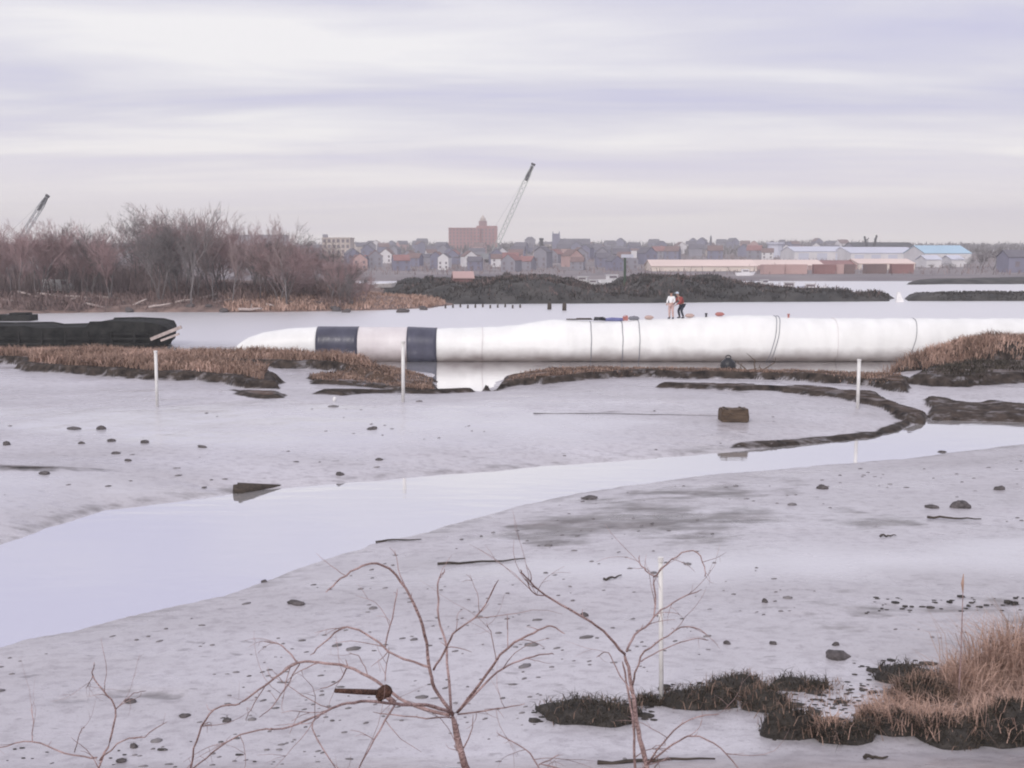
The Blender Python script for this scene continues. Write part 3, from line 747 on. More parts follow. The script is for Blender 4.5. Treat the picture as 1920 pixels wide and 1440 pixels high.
# second figure bends forward at the hips, knees flexed
J2 = dict(pel=((0, 0.10, 0.84), 0.125), waist=((0, 0.05, 0.98), 0.115), chest=((0, -0.09, 1.18), 0.128), neck=((0, -0.20, 1.33), 0.052), jaw=((0, -0.26, 1.40), 0.066), skull=((0, -0.29, 1.49), 0.092),
          shl=((-0.18, -0.11, 1.24), 0.062), ell=((-0.24, -0.26, 1.00), 0.046), wrl=((-0.14, -0.46, 0.88), 0.030),
          shr=((0.18, -0.11, 1.24), 0.062), elr=((0.25, -0.22, 0.98), 0.046), wrr=((0.13, -0.42, 0.84), 0.030),
          hil=((-0.09, 0.10, 0.78), 0.095), knl=((-0.12, -0.10, 0.46), 0.062), anl=((-0.13, 0.02, 0.085), 0.042), tol=((-0.14, -0.12, 0.035), 0.034),
          hir=((0.09, 0.10, 0.78), 0.095), knr=((0.12, -0.06, 0.46), 0.062), anr=((0.13, 0.10, 0.085), 0.042), tor=((0.15, -0.04, 0.035), 0.034))
person(pipe_top(1257, -0.1), R(-35), 'person in a white top and pinkish trousers standing on the pipe', J1, 'white_cloth', 'pink_cloth', None, 1.04)
person(pipe_top(1277, 0.35), R(-62), 'person in a red jacket and pale cap bending forward on the pipe', J2, 'red_cloth', 'navy_cloth', 'pale_blue_cloth', 1.12)

# ------------------------------------------------------------------ white marker poles
def marker(px, ybase, ytop, wpx, label, lean=0.0):
    b_ = hit(px, ybase); h_ = at(px, ytop, b_.y).z - b_.z
    r = wpx / ppm(b_.y) / 2
    t = thing('marker_pole', label, 'pole', b_, 0, 'white marker poles stuck in the mud')
    t.rotation_euler = (0, lean, 0)
    MB().tube([(0, 0, -0.4), (0, 0, h_ * 0.5), (0, 0, h_)], r, 12).build('shaft', M['pvc'], t, True)
    MB().tube([(0, 0, h_ - 0.06), (0, 0, h_ + 0.012)], r * 1.25, 12).build('end_cap', M['pvc'], t)
marker(295, 762, 658, 6, 'white pole standing before the left grass bank', R(0.4))
marker(756, 754, 640, 6.5, 'white pole standing in front of the black pipe sleeve', R(0.5))
marker(1608, 766, 674, 6.5, 'white pole at the right end of the dark ledge', R(-0.3))
marker(1240, 1322, 1046, 9, 'nearest white pole, behind the bare twigs', R(-1.2))

# ------------------------------------------------------------------ lumps, timbers and sticks on the mud
def lump_mesh(seed, sq=(1, 1, 1), sub=2):
    bm = bmesh.new(); bmesh.ops.create_icosphere(bm, subdivisions=sub, radius=1)
    rs = random.Random(seed); ph = [(Vector((rs.gauss(0, 1), rs.gauss(0, 1), rs.gauss(0, 1))).normalized(), rs.uniform(1.5, 4), rs.uniform(0, 6)) for _ in range(7)]
    for v_ in bm.verts:
        k = 1 + sum(math.sin(v_.co.dot(d) * f + p) for d, f, p in ph) * 0.075
        v_.co = Vector((v_.co.x * k * sq[0], v_.co.y * k * sq[1], v_.co.z * k * sq[2]))
    me = bpy.data.meshes.new('lump'); bm.to_mesh(me); bm.free()
    for f in me.polygons: f.use_smooth = True
    return me
def rough_lump(seed, sq):
    me = lump_mesh(seed, (1, 1, 1), 3)
    co = np.array([v_.co[:] for v_ in me.vertices]); co *= (1 + 0.28 * vnoise(co[:, :2] * 2 + co[:, 2:3] * 1.3, 1.1, seed, 3))[:, None]
    co *= np.array(sq); me.vertices.foreach_set('co', co.astype(np.float32).ravel()); me.update(); return me
def stone(px, py, wpx, hpx, label, seed, name='mud_clod', cat='clod', mt='stone', group=None):
    b_ = hit(px, py + hpx / 2); s = 1 / ppm(b_.y)
    me = rough_lump(seed, (wpx * s / 2, wpx * s / 2 * 0.75, hpx * s * 0.66)); me.materials.append(M[mt])
    o = link(name, me, None, b_ + Vector((0, wpx * s * 0.3, hpx * s * 0.06)))
    o.rotation_euler = (0, 0, random.Random(seed).uniform(-.5, .5))
    return tag(o, label, cat, group)
CL = 'dark clods lying on the mud'
STONES = [
 (10, 830, 14, 11, 'round dark clod at the left edge of the far mud'),
 (187, 800, 20, 12, 'largest dark clod of the left cluster on the far mud'),
 (135, 803, 26, 5, 'flat dark clod left of the biggest clod on the far mud'),
 (207, 825, 15, 7, 'small clod just below the biggest left clod'),
 (152, 830, 12, 6, 'small clod below the flat clod of the left cluster'),
 (270, 827, 15, 9, 'round clod right of the left cluster'),
 (215, 849, 18, 6, 'flat clod low in the left cluster'),
 (240, 862, 12, 6, 'small clod lowest in the left cluster'),
 (378, 837, 20, 5, 'flat clod alone between the left cluster and mid mud'),
 (80, 886, 22, 9, 'brown clod on the dark rim at the left edge'),
 (637, 888, 16, 9, 'dark clod on the far creek bank left of centre'),
 (697, 803, 22, 7, 'dark clod high on the far mud below the black sleeve pole'),
 (710, 861, 16, 6, 'dull clod near the far creek bank'),
 (1543, 913, 22, 9, 'single dark clod on the right near bank'),
 (1750, 950, 22, 8, 'small dark clod left of the pointed right clod'),
 (1805, 945, 36, 18, 'pointed dark clod on the right near bank'),
 (1875, 915, 20, 10, 'dark clod farthest right on the near bank'),
 (1108, 933, 30, 7, 'flat dark clod on the rough near bank at centre'),
 (1770, 847, 18, 4, 'low clod on the right creek edge'),
 (1575, 1228, 50, 18, 'dark peat clod isolated on the near mud at right'),
 (1568, 1208, 14, 9, 'small clod just behind the isolated peat clod'),
 (1435, 1126, 12, 9, 'small round clod on the bare near mud'),
 (1095, 1151, 16, 11, 'round clod between the two bare shrubs'),
 (553, 1132, 34, 9, 'flat clod on the near mud left of centre'),
 (495, 1089, 12, 6, 'small clod by the near creek edge'),
 (1365, 1205, 15, 8, 'clod right of the nearest white pole'),
 (1450, 1205, 13, 9, 'clod midway between near pole and isolated peat clod'),
 (250, 1397, 16, 13, 'black clod at the bottom left beneath the twigs'),
 (226, 1426, 18, 10, 'black clod lowest at the bottom left'),
 (345, 1342, 22, 8, 'dark clod left of the large shrub'),
 (425, 1350, 18, 11, 'brown clod beside the arching left branch'),
 (243, 1316, 24, 8, 'dark clod beside the small left sapling'),
]
for i, (x, y, w, h_, lb) in enumerate(STONES):
    stone(x, y, w, h_, lb, 100 + i, group=CL)

def timber_block(px, py, wpx, hpx, dpt, label):
    b_ = hit(px, py + hpx / 2); s = 1 / ppm(b_.y)
    W, H_ = wpx * s, hpx * s
    t = thing('timber_block', label, 'timber', b_ + Vector((0, 0.25, -0.03)), R(4))
    bm = bmesh.new(); bmesh.ops.create_cube(bm, size=1)
    for v_ in bm.verts: v_.co = Vector((v_.co.x * W, v_.co.y * dpt, (v_.co.z + 0.5) * H_))
    bmesh.ops.subdivide_edges(bm, edges=bm.edges[:], cuts=3, use_grid_fill=True)
    rs = random.Random(4)
    bmesh.ops.bevel(bm, geom=[e_ for e_ in bm.edges if e_.calc_face_angle(0) > 1], offset=0.04, segments=2, affect='EDGES')
    for v_ in bm.verts: v_.co += Vector((rs.gauss(0, .012), rs.gauss(0, .012), rs.gauss(0, .012)))
    me = bpy.data.meshes.new('block'); bm.to_mesh(me); bm.free(); me.materials.append(M['wood_brown'])
    link('block', me, t)
    for k in (-0.3, 0.3): MB().box((W * k, 0, H_ + 0.005), (0.07, dpt * 0.98, 0.05)).build('batten', M['wood_dark'], t)
timber_block(1377, 779, 52, 26, 0.7, 'brown squared timber block standing on the far mud by the creek')
b_ = hit(446, 924)
mb = MB(); s_ = 1 / ppm(b_.y)
mb.tube([(-0.02, 0, 0.02), (0.05, 0, 0.12), (0.5, 0.35, 0.08), (1.6, 1.2, -0.08)], [0.16, 0.20, 0.13, 0.04], 9)
mb.tube([(0.0, 0, -0.1), (-0.03, 0.05, 0.24)], [0.17, 0.12], 8)
o = mb.build('stump', M['wood_dark'], None, True, b_); tag(o, 'black sunken tree stump pointing along the left creek bank', 'stump')

def stick(px0, py0, px1, py1, r, label, mt='wood_dark', name='stick', sag=0.03, lift=0.03):
    a = hit(px0, py0); c = hit(px1, py1); rs = random.Random(px0); pts = []
    for k in range(9):
        p = a.lerp(c, k / 8); p.z = gh(p.x, p.y) + lift + rs.uniform(-.015, .02) ; p.y += rs.uniform(-1, 1) * 0.05; pts.append(p)
    o = MB().tube([p - a for p in pts], [r * (1 - 0.6 * k / 8) for k in range(9)], 6).build(name, M[mt], None, True, a)
    return tag(o, label, 'stick')
stick(820, 1060, 985, 1050, 0.035, 'long dark stick lying on the mud above the large shrub')
stick(1132, 1089, 1165, 1081, 0.03, 'short brown stick on the mud left of the near pole')
stick(1738, 972, 1840, 976, 0.04, 'flat dark stick below the pointed right clod')
stick(1120, 1432, 1340, 1428, 0.03, 'dark stick across the bottom edge beneath the right shrub')
stick(1620, 1425, 1665, 1424, 0.03, 'short dark stick at the bottom edge under the tussocks')
stick(1000, 776, 1345, 781, 0.018, 'thin line of drift running to the timber block', 'wood_dark', 'drift_line', lift=0.01)
stick(705, 1018, 790, 1014, 0.03, 'dark stick on the near creek edge')
stick(1650, 1008, 1680, 1006, 0.03, 'short stick on the right near bank')
def litter(px, py, w, label):
    b_ = hit(px, py); s = 1 / ppm(b_.y); W = w * s
    o = MB().tube([(0, 0, -0.03), (0, 0, W * 0.3), (0.02, 0, W * 0.8), (0.02, 0, W)], [W * 0.35, W * 0.45, W * 0.4, W * 0.14], 8).build('litter', M['white_paint'], None, True, b_)
    tag(o, label, 'litter')
litter(482, 690, 9, 'scrap of white litter at the edge of the left grass')
litter(627, 752, 8, 'scrap of white litter on the dark mud by the left pole')

# loose specks of mud and shell everywhere
def specks():
    rs = np.random.RandomState(7); V = []; F = []
    base = lump_mesh(3, (1, 1, 0.55), 1); bv = np.array([v_.co[:] for v_ in base.vertices]); bf = np.array([p.vertices[:] for p in base.polygons])
    pts = []
    while len(pts) < 1250:
        px, py = rs.uniform(-60, 1980), 760 + 690 * rs.rand() ** 0.9
        g = G(px, py, 0.5); pts.append((g.x, g.y))
    pts = np.array(pts); z = height(pts); cl = vnoise(pts, 0.35, 77, 3)
    ok = (z > 0.08) & (cl > 0.10); pts, z = pts[ok], z[ok]
    for i, ((x, y), zz) in enumerate(zip(pts, z)):
        s = rs.uniform(0.008, 0.022) * (1 + (rs.rand() < 0.07) * 1.4) * (1 + y / 22); n = len(V) * len(bv)
        a = rs.uniform(0, 6.28); st = rs.uniform(1, 2.2)
        q = bv * [s * st, s, s]; q = np.column_stack([q[:, 0] * np.cos(a * .15) - q[:, 1] * np.sin(a * .15), q[:, 0] * np.sin(a * .15) + q[:, 1] * np.cos(a * .15), q[:, 2]])
        V.append(q + [x, y, zz]); F.append(bf + n)
    o = link('mud_crumbs', mesh_from('mud_crumbs', np.concatenate(V), np.concatenate(F), M['crumb'], True))
    tag(o, 'scattered small dark crumbs of mud and shell', 'mud crumbs', None, 'stuff')
specks()

# black buoy with a snag of branches by the pipe
bq = G(1365, 694, 0.0)
t = thing('buoy', 'black round buoy floating against the pipe', 'buoy', bq)
pr = [(-0.42, 0.05), (-0.40, 0.22), (-0.25, 0.42), (0, 0.50), (0.25, 0.43), (0.42, 0.24), (0.50, 0.10)]
MB().tube([(0, 0, 0.28 + z_) for z_, _ in pr], [r_ for _, r_ in pr], 16).build('ball', M['black_rubber'], t, True)
MB().tube([(0.16 * math.cos(a), 0.05 * math.sin(a), 0.80 + 0.12 * math.sin(a)) for a in np.linspace(0, 6.3, 14)], 0.035, 6).build('ring', M['black_rubber'], t)
sn = thing('snag', 'brown tangle of branches caught beside the black buoy', 'driftwood', G(1405, 696, 0))
rs = random.Random(5)
for k in range(9):
    a = rs.uniform(0.1, math.pi - 0.1); L_ = rs.uniform(0.7, 1.7)
    p0 = Vector((rs.uniform(-.9, .9), rs.uniform(-.2, .4), -0.05)); pts = [p0]
    for q in range(5): pts.append(pts[-1] + Vector((math.cos(a + q * 0.22 * rs.choice((-1, 1))) * L_ / 5, rs.uniform(-.1, .1), max(0.04, math.sin(a)) * L_ / 6)))
    MB().tube(pts, [0.045, 0.04, 0.035, 0.03, 0.022, 0.012], 6).build('branch', M['wood_brown'], sn, True)

# ------------------------------------------------------------------ derelict barge at left
BY = 86.0
bo = at(0, 648, BY); bo.z = 0
barge = thing('derelict_barge', 'low black derelict barge lying in the water at left', 'barge', (0, 0, 0))
def hull():
    st = [(-260, 606), (-120, 607), (0, 608), (74, 607), (96, 611), (130, 610), (185, 609), (192, 599), (240, 598), (290, 600), (312, 604), (322, 612), (326, 632)]
    V = []; F = []
    for i, (px, py) in enumerate(st):
        x = at(px, py, BY).x; zt = at(px, py, BY).z
        w = 2.6 if i < len(st) - 4 else (2.4, 2.0, 1.3, 0.5)[i - len(st) + 4]
        xb = x - (0 if i < len(st) - 4 else (0.1, 0.3, 0.7, 1.0)[i - len(st) + 4])
        V += [(xb, BY - w * 0.86, -0.5), (x, BY - w, zt * 0.55), (x, BY - w, zt), (x, BY - w + 0.18, zt + 0.0), (x, BY - w + 0.2, zt - 0.12), (x, BY + w - 0.2, zt - 0.12), (x, BY + w, zt), (xb, BY + w * 0.86, -0.5)]
    n = 8
    for i in range(len(st) - 1):
        for k in range(n - 1): F.append((i * n + k, (i + 1) * n + k, (i + 1) * n + k + 1, i * n + k + 1))
    F.append(tuple(range(n))); F.append(tuple((len(st) - 1) * n + k for k in range(n - 1, -1, -1)))
    return V, F
hv, hf = hull()
link('hull', mesh_from('hull', hv, hf, M['hull']), barge)
for k, zz in enumerate((0.35, 0.75, 1.12)):
    x0, x1 = at(-250, 640, BY).x, at(300, 640, BY).x
    MB().box(((x0 + x1) / 2, BY - 2.62 + 0.06 * (2 - k) * 0, zz), (x1 - x0, 0.10, 0.13)).build('rubbing_strake', M['hull'], barge)
for px in range(-230, 300, 42):
    x = at(px, 640, BY).x; MB().box((x, BY - 2.66, 0.7), (0.14, 0.12, 1.2)).build('fender_post', M['hull'], barge)
x0 = at(283, 636, BY - 2.4); x1 = at(340, 613, BY - 2.4)
MB().box((x0 + x1) / 2, ((x1 - x0).length, 0.28, 0.24), ry=-math.atan2(x1.z - x0.z, x1.x - x0.x)).build('bow_plank', M['wood_pale'], barge)
MB().box((x0 + x1) / 2 + Vector((0.35, -0.2, -0.30)), (1.5, 0.2, 0.16), ry=-0.35).build('bow_plank', M['wood_pale'], barge)
b2 = MB().box((0, 0, 0.25), (5.5, 2.2, 0.75)).box((1.4, 0, 0.72), (1.8, 1.5, 0.25)).box((-1.5, 0.2, 0.75), (0.7, 0.7, 0.3))
o = b2.build('sunken_raft', M['hull'], None, False, G(15, 601, 0)); tag(o, 'low black raft behind the barge at the left edge', 'raft')
# ------------------------------------------------------------------ far shores (terrain)
def shore(name, label, outline, hfun, mt, nx=220, ny=60, seed=0, noise=0.3, nscale=0.15):
    """outline: world polygon; heightfield inside it"""
    pl = np.array(outline); lo, hi = pl.min(0), pl.max(0)
    X, Y = np.meshgrid(np.linspace(lo[0], hi[0], nx), np.linspace(lo[1], hi[1], ny))
    P = np.stack([X.ravel(), Y.ravel()], 1)
    s = sdist(P, pl) + 1.2 * vnoise(P, 0.08, seed + 2, 3)
    z = hfun(P, s) + noise * vnoise(P, nscale, seed, 5) * sstep(s, 0, 2)
    z = np.where(s > 0, np.maximum(z, 0.05), -0.5)
    i = np.arange(ny - 1)[:, None] * nx + np.arange(nx - 1)[None, :]
    F = np.stack([i, i + 1, i + nx + 1, i + nx], -1).reshape(-1, 4); F = F[(z[F] > -0.4).any(1)]
    o = link(name, mesh_from(name, np.column_stack([P, z]), F, mt, True))
    tag(o, label, None, None, 'structure')
    def hh(Q):
        Q = np.asarray(Q, float).reshape(-1, 2); s = sdist(Q, pl) + 1.2 * vnoise(Q, 0.08, seed + 2, 3)
        return np.where(s > 0, hfun(Q, s) + noise * vnoise(Q, nscale, seed, 5) * sstep(s, 0, 2), -0.5)
    return hh, pl
def W2(pts): return [(lambda g: (g.x, g.y))(G(x, y, 0)) for x, y in pts]

WOOD = W2([(-300, 592), (0, 589), (200, 586), (450, 586), (600, 584), (720, 582), (812, 578), (850, 571), (800, 566), (740, 562)]) + [(-14, 185), (-30, 235), (-150, 245), (-150, 150)]
hwood, _ = shore('wooded_bank', 'brown wooded bank across the water at left', WOOD, lambda P, s: 0.9 * (1 - np.exp(-np.maximum(s, 0) / 3)) + 0.6 * sstep(s, 2, 14), M['brown_bank'], 320, 110, 51, 0.35, 0.25)
# dark central bank with humps, running right as a low dike
def mound(P, s):
    x, y = P[:, 0], P[:, 1]
    base = 1.15 * (1 - np.exp(-np.maximum(s, 0) / 1.6))
    dpx = x / 168.0 * FPX + 960   # profile along the bank, by metres east
    hump = np.interp(dpx, [700, 740, 800, 860, 900, 940, 985, 1040, 1090, 1130, 1200, 1225, 1280, 1340, 1400, 1450, 1500, 1600, 1700], [0.2, 1.1, 0.9, 0.4, 0.5, 1.1, 1.4, 0.9, 0.2, -0.3, -0.2, 1.2, 1.4, 1.0, 1.1, 0.4, 0.0, -0.4, -0.6])
    rag = np.clip(vnoise(P * [1.0, 0.6], 0.16, 91, 3), -.5, .6)
    return base + (hump + 1.1 * rag) * sstep(s, 0.5, 7)
DARK = W2([(790, 571), (900, 570), (1100, 569), (1300, 567), (1500, 566), (1672, 565), (1672, 559), (1640, 556), (1500, 550), (1400, 542), (1220, 538), (1000, 538), (800, 540), (700, 546), (690, 560)])
hdark, _ = shore('dark_bank', 'dark humped bank across the bay at centre', DARK, mound, M['dark_earth'], 380, 100, 53, 0.75, 0.35)
DIKE = W2([(1692, 565), (1920, 564.5), (2400, 564), (2400, 556), (1920, 557), (1700, 558)])
hdike, _ = shore('dark_dike', 'low dark dike across the bay at right', DIKE, lambda P, s: 0.95 * (1 - np.exp(-np.maximum(s, 0) / 0.8)), M['dark_earth'], 200, 30, 57, 0.15, 0.4)
DIKE2 = W2([(1700, 534), (1800, 533), (2400, 532), (2400, 524), (1900, 525), (1700, 529)])
hdike2, _ = shore('dark_far_shore', 'thin dark shoreline behind the dike at right', DIKE2, lambda P, s: 0.9 * (1 - np.exp(-np.maximum(s, 0) / 1.5)), M['dark_earth'], 160, 30, 58, 0.2, 0.2)
# city land: rises slowly to a low ridge on the skyline, and goes on beyond it
CITY_Y0 = 268.0
def hcity(P):
    P = np.asarray(P, float).reshape(-1, 2); y = P[:, 1]
    r = np.interp(y, [CITY_Y0, CITY_Y0 + 6, 330, 500, 800, 1400, 3000], [-0.4, 0.9, 1.3, 2.6, 6.0, 13.0, 13.5])
    return r + 1.2 * vnoise(P, 0.006, 61, 3) * np.clip((y - 400) / 600, 0, 1)
def city_ground():
    ys = np.concatenate([np.linspace(CITY_Y0, CITY_Y0 + 8, 6), np.linspace(285, 1520, 90)])
    xs = np.linspace(-2300, 2300, 120); X, Y = np.meshgrid(xs, ys); P = np.stack([X.ravel(), Y.ravel()], 1)
    nx = len(xs); ny = len(ys); i = np.arange(ny - 1)[:, None] * nx + np.arange(nx - 1)[None, :]
    F = np.stack([i, i + 1, i + nx + 1, i + nx], -1).reshape(-1, 4)
    o = link('city_land', mesh_from('city_land', np.column_stack([P, hcity(P)]), F, M['city_ground'], True))
    tag(o, 'low rising land under the far town', None, None, 'structure')
city_ground()

# scrub on far banks (uncountable growth)
def bush_stuff(name, label, pl, hh, n, h_, w_, mt, seed, inset=0.5, lean=0.7, ycut=None, cat='scrub', clump=0.08):
    q = scatter_poly(np.array(pl), int(n * 2), seed, inset)
    cn = vnoise(q, clump, seed, 4)
    k = np.argsort(-cn + np.random.RandomState(seed).uniform(-.6, .6, len(q)))[:n]; q = q[k]; cn = cn[k]
    z = hh(q); g = z > 0.1; q, z, cn = q[g], z[g], cn[g]
    V, F = blades(np.column_stack([q, z]), h_ * (0.7 + 0.9 * np.clip(cn, -.4, .8)), w_, lean, seed, 0.3)
    return tag(link(name, mesh_from(name, V, F, mt)), label, cat, None, 'stuff')
bush_stuff('reeds', 'tan reeds and grass along the wooded bank', W2([(420, 586), (600, 584), (812, 579), (840, 572), (780, 566), (560, 570), (420, 576)]), hwood, 9000, 0.95, 0.12, M['tan_grass'], 71, 0.1)
bush_stuff('reeds', 'brown brush below the bare trees', W2([(-300, 590), (0, 588), (400, 585), (650, 583), (700, 565), (300, 565), (-300, 567)]), hwood, 12000, 1.5, 0.10, M['scrub'], 72, 0.3)
bush_stuff('undergrowth', 'grey brown undergrowth between the bare trees of the thicket', W2([(-300, 576), (0, 576), (400, 574), (600, 573), (640, 562), (500, 556), (0, 556), (-300, 556)]), hwood, 16000, 4.2, 0.07, M['far_bark'], 75, 0.3, 0.45)
bush_stuff('dark_weeds', 'dark weeds and scrub over the humped bank', DARK, hdark, 20000, 0.62, 0.15, M['dark_scrub'], 73, 0.4, 0.8, clump=0.3)
bush_stuff('bank_scrub', 'grey brown scrub standing on the dark bank', DARK, hdark, 3200, 1.0, 0.10, M['scrub'], 76, 1.5, 0.7, clump=0.12)
bush_stuff('dark_weeds', 'dark weeds along the right dike', DIKE, hdike, 3500, 0.35, 0.2, M['dark_scrub'], 74, 0.2, 0.9)

# ------------------------------------------------------------------ bare trees
def tree_meshes(seed, H_, spread=0.6, levels=5, upright=0.35, multi=1):
    rs = random.Random(seed); segs = []
    def grow(p, d, L_, r, lv):
        n = 4 if lv < 2 else 3; pts = [p]; dd = d.copy()
        for i in range(n):
            dd = (dd + Vector((rs.gauss(0, .12), rs.gauss(0, .12), rs.gauss(0, .08) + upright * 0.08))).normalized()
            pts.append(pts[-1] + dd * L_ / n)
        rad = [r * (1 - 0.45 * i / n) for i in range(n + 1)]
        segs.append((lv, pts, rad))
        if lv >= levels: return
        k = {0: 7, 1: 5, 2: 5, 3: 4}.get(lv, 3)
        for c in range(k):
            f = rs.uniform(0.30 if lv else 0.28, 1.0); q = f * n; i = min(int(q), n - 1)
            b_ = pts[i].lerp(pts[i + 1], q - i)
            ax = Vector((rs.gauss(0, 1), rs.gauss(0, 1), rs.gauss(0, .4))); ax = (ax - dd * ax.dot(dd)).normalized()
            an = rs.uniform(0.35, 0.95) * (spread / 0.6)
            nd = (dd * math.cos(an) + ax * math.sin(an)); nd.z += upright * 0.4; nd.normalize()
            grow(b_, nd, L_ * rs.uniform(0.42, 0.68), max(r * 0.42, 0.015), lv + 1)
    for m_i in range(multi):
        a = rs.uniform(0, 6.28)
        d = Vector((math.cos(a) * 0.22 * (multi > 1), math.sin(a) * 0.22 * (multi > 1), 1)).normalized()
        grow(Vector((math.cos(a) * 0.25 * (multi > 1), math.sin(a) * 0.25 * (multi > 1), -0.15)), d, H_ * rs.uniform(0.58, 0.66), H_ * 0.014 * (0.75 if multi > 1 else 1), 0)
    tr, cr = MB(), MB()
    for lv, pts, rad in segs:
        (tr if lv < 1 else cr).tube(pts, rad, 5 if lv < 1 else 3, False)
    return (mesh_from('trunk', tr.v, tr.f, None), mesh_from('crown', cr.v, cr.f, None))
TV = [tree_meshes(200 + i, 10.0, (0.6, 0.5, 0.7, 0.45, 0.65)[i], 4, (0.35, 0.5, 0.3, 0.6, 0.4)[i], (1, 2, 3, 1, 3)[i]) for i in range(5)]
TVM = {}
def tree_variant(i, mk):
    if (i, mk) not in TVM:
        a, b_ = TV[i][0].copy(), TV[i][1].copy(); a.materials.append(M['far_bark_grey']); b_.materials.append(M[mk]); TVM[(i, mk)] = (a, b_)
    return TVM[(i, mk)]
def put_tree(loc, H_, i, mk, rz, label, group, sx=1.0):
    t = thing('bare_tree', label, 'tree', loc, rz, group); s = H_ / 10.0; t.scale = (s * sx, s * sx, s)
    a, b_ = tree_variant(i, mk)
    link('trunk', a, t); link('crown', b_, t)
    return t
rs = random.Random(17)
THK = 'bare trees of the thicket on the left bank'
# silhouette of the thicket: pixel x -> top y
SX = [-120, 0, 40, 90, 150, 210, 250, 300, 340, 370, 400, 440, 480, 530, 580, 640, 690]
SY = [424, 428, 430, 424, 430, 424, 424, 392, 415, 412, 402, 420, 426, 430, 446, 474, 508]
ZONE = lambda x: 'by the left edge of the thicket' if x < 60 else 'in the thicket above the barge bow' if x < 190 else 'in the thicket left of its tallest tree' if x < 300 else 'in the thicket between its two tallest trees' if x < 400 else 'in the thicket right of its second tallest tree' if x < 520 else 'at the low right end of the thicket'
special = {300: 'tallest bare tree of the left thicket, open crown against the sky', 400: 'second tallest bare tree of the thicket, dense rounded crown',
           210: 'reddish bare tree with a broken leaning top in the left thicket', 22: 'bare tree in front of the left crane boom', 525: 'last tall bare tree at the right end of the thicket',
           640: 'small low bare tree trailing right of the thicket'}
xs_ = sorted(list(special) + [rs.uniform(-120, 690) for _ in range(98)])
for x in xs_:
    sp_ = x in special
    py = rs.uniform(572, 566) if not sp_ else 573
    Yd = rs.uniform(136, 168) if not sp_ else 140
    g = at(x, 560, Yd); z = float(hwood([(g.x, Yd)])[0])
    if z < 0: z = 0.2
    top = float(np.interp(x, SX, SY)) + (0 if sp_ else rs.uniform(0, 34))
    H_ = max(3.0, at(x, top, Yd).z - z) * (0.93 if sp_ else 1.0)
    mk = rs.choice(['far_bark', 'far_bark_red', 'far_bark_red', 'far_bark_grey'])
    if x == 210: mk = 'far_bark_red'
    lb = special.get(x, {'far_bark': 'bare brown tree ' + ZONE(x), 'far_bark_red': 'bare reddish tree ' + ZONE(x), 'far_bark_grey': 'bare grey tree ' + ZONE(x)}[mk])
    put_tree((g.x, Yd, z - 0.1), H_, rs.randrange(5), mk, rs.uniform(0, 6.3), lb, THK, rs.uniform(0.8, 1.15))
# right hand trees by the far shore
for x, top, i, lb in ((1815, 478, 0, 'bare tree beside the sky blue roof'), (1838, 470, 1, 'bare grey tree second from the blue roof'), (1862, 464, 2, 'bare tree with the highest crown at the right shore'), (1890, 466, 4, 'bare tree in front of the blue grey house'), (1918, 468, 3, 'bare tree at the right edge of the far shore'), (1780, 492, 2, 'low bare tree below the sky blue roof'), (1745, 495, 4, 'low bare tree left of the white gable sheds')):
    Yd = 330 + 8 * i; g = at(x, 500, Yd); z = float(hcity([(g.x, Yd)])[0])
    put_tree((g.x, Yd, z - 0.2), (at(x, top, Yd).z - z) * 1.05, i, 'far_bark_grey', i, lb, 'bare trees on the right far shore', 1.5)

# rocks and driftwood at the foot of the wooded bank
rs = random.Random(23)
RK = [lump_mesh(300 + i, (1, .8, .65)) for i in range(4)]
for m_i in RK: m_i.materials.append(M['stone'])
for k in range(26):
    x = rs.uniform(-60, 820); b_ = G(x, rs.uniform(575, 583), 0.2); z = max(0.05, float(hwood([(b_.x, b_.y)])[0]))
    o = link('shore_rock', RK[k % 4], None, (b_.x, b_.y, z + 0.1)); s = rs.uniform(0.25, 0.7); o.scale = (s * 1.3, s, s); o.rotation_euler = (0, 0, rs.uniform(0, 6))
    tag(o, 'dark rock at the foot of the wooded bank', 'rock', 'rocks along the wooded shore')
for k, x in enumerate((20, 60, 95, 128, 150, 178, 205, 262, 300, 345, 392, 418, 470, 515)):
    b_ = G(x, rs.uniform(574, 581), 0.3); z = max(0.1, float(hwood([(b_.x, b_.y)])[0])); L_ = rs.uniform(1.6, 3.6); a = rs.uniform(-0.3, 0.45)
    pts = [Vector((math.cos(a) * L_ * (q / 4 - .5), rs.uniform(-.1, .1), math.sin(a) * L_ * (q / 4 - .5) + 0.30 + rs.uniform(-.05, .05))) for q in range(5)]
    mbk = MB().tube(pts, [0.17, 0.16, 0.15, 0.12, 0.08], 7)
    if k % 3 == 0: mbk.tube([pts[2], pts[2] + Vector((0.2, 0, 0.7))], [0.08, 0.03], 5)
    o = mbk.build('driftwood_log', M['wood_pale'], None, True, (b_.x, b_.y, z)); tag(o, 'pale driftwood log along the foot of the wooded bank', 'log', 'driftwood along the wooded shore')
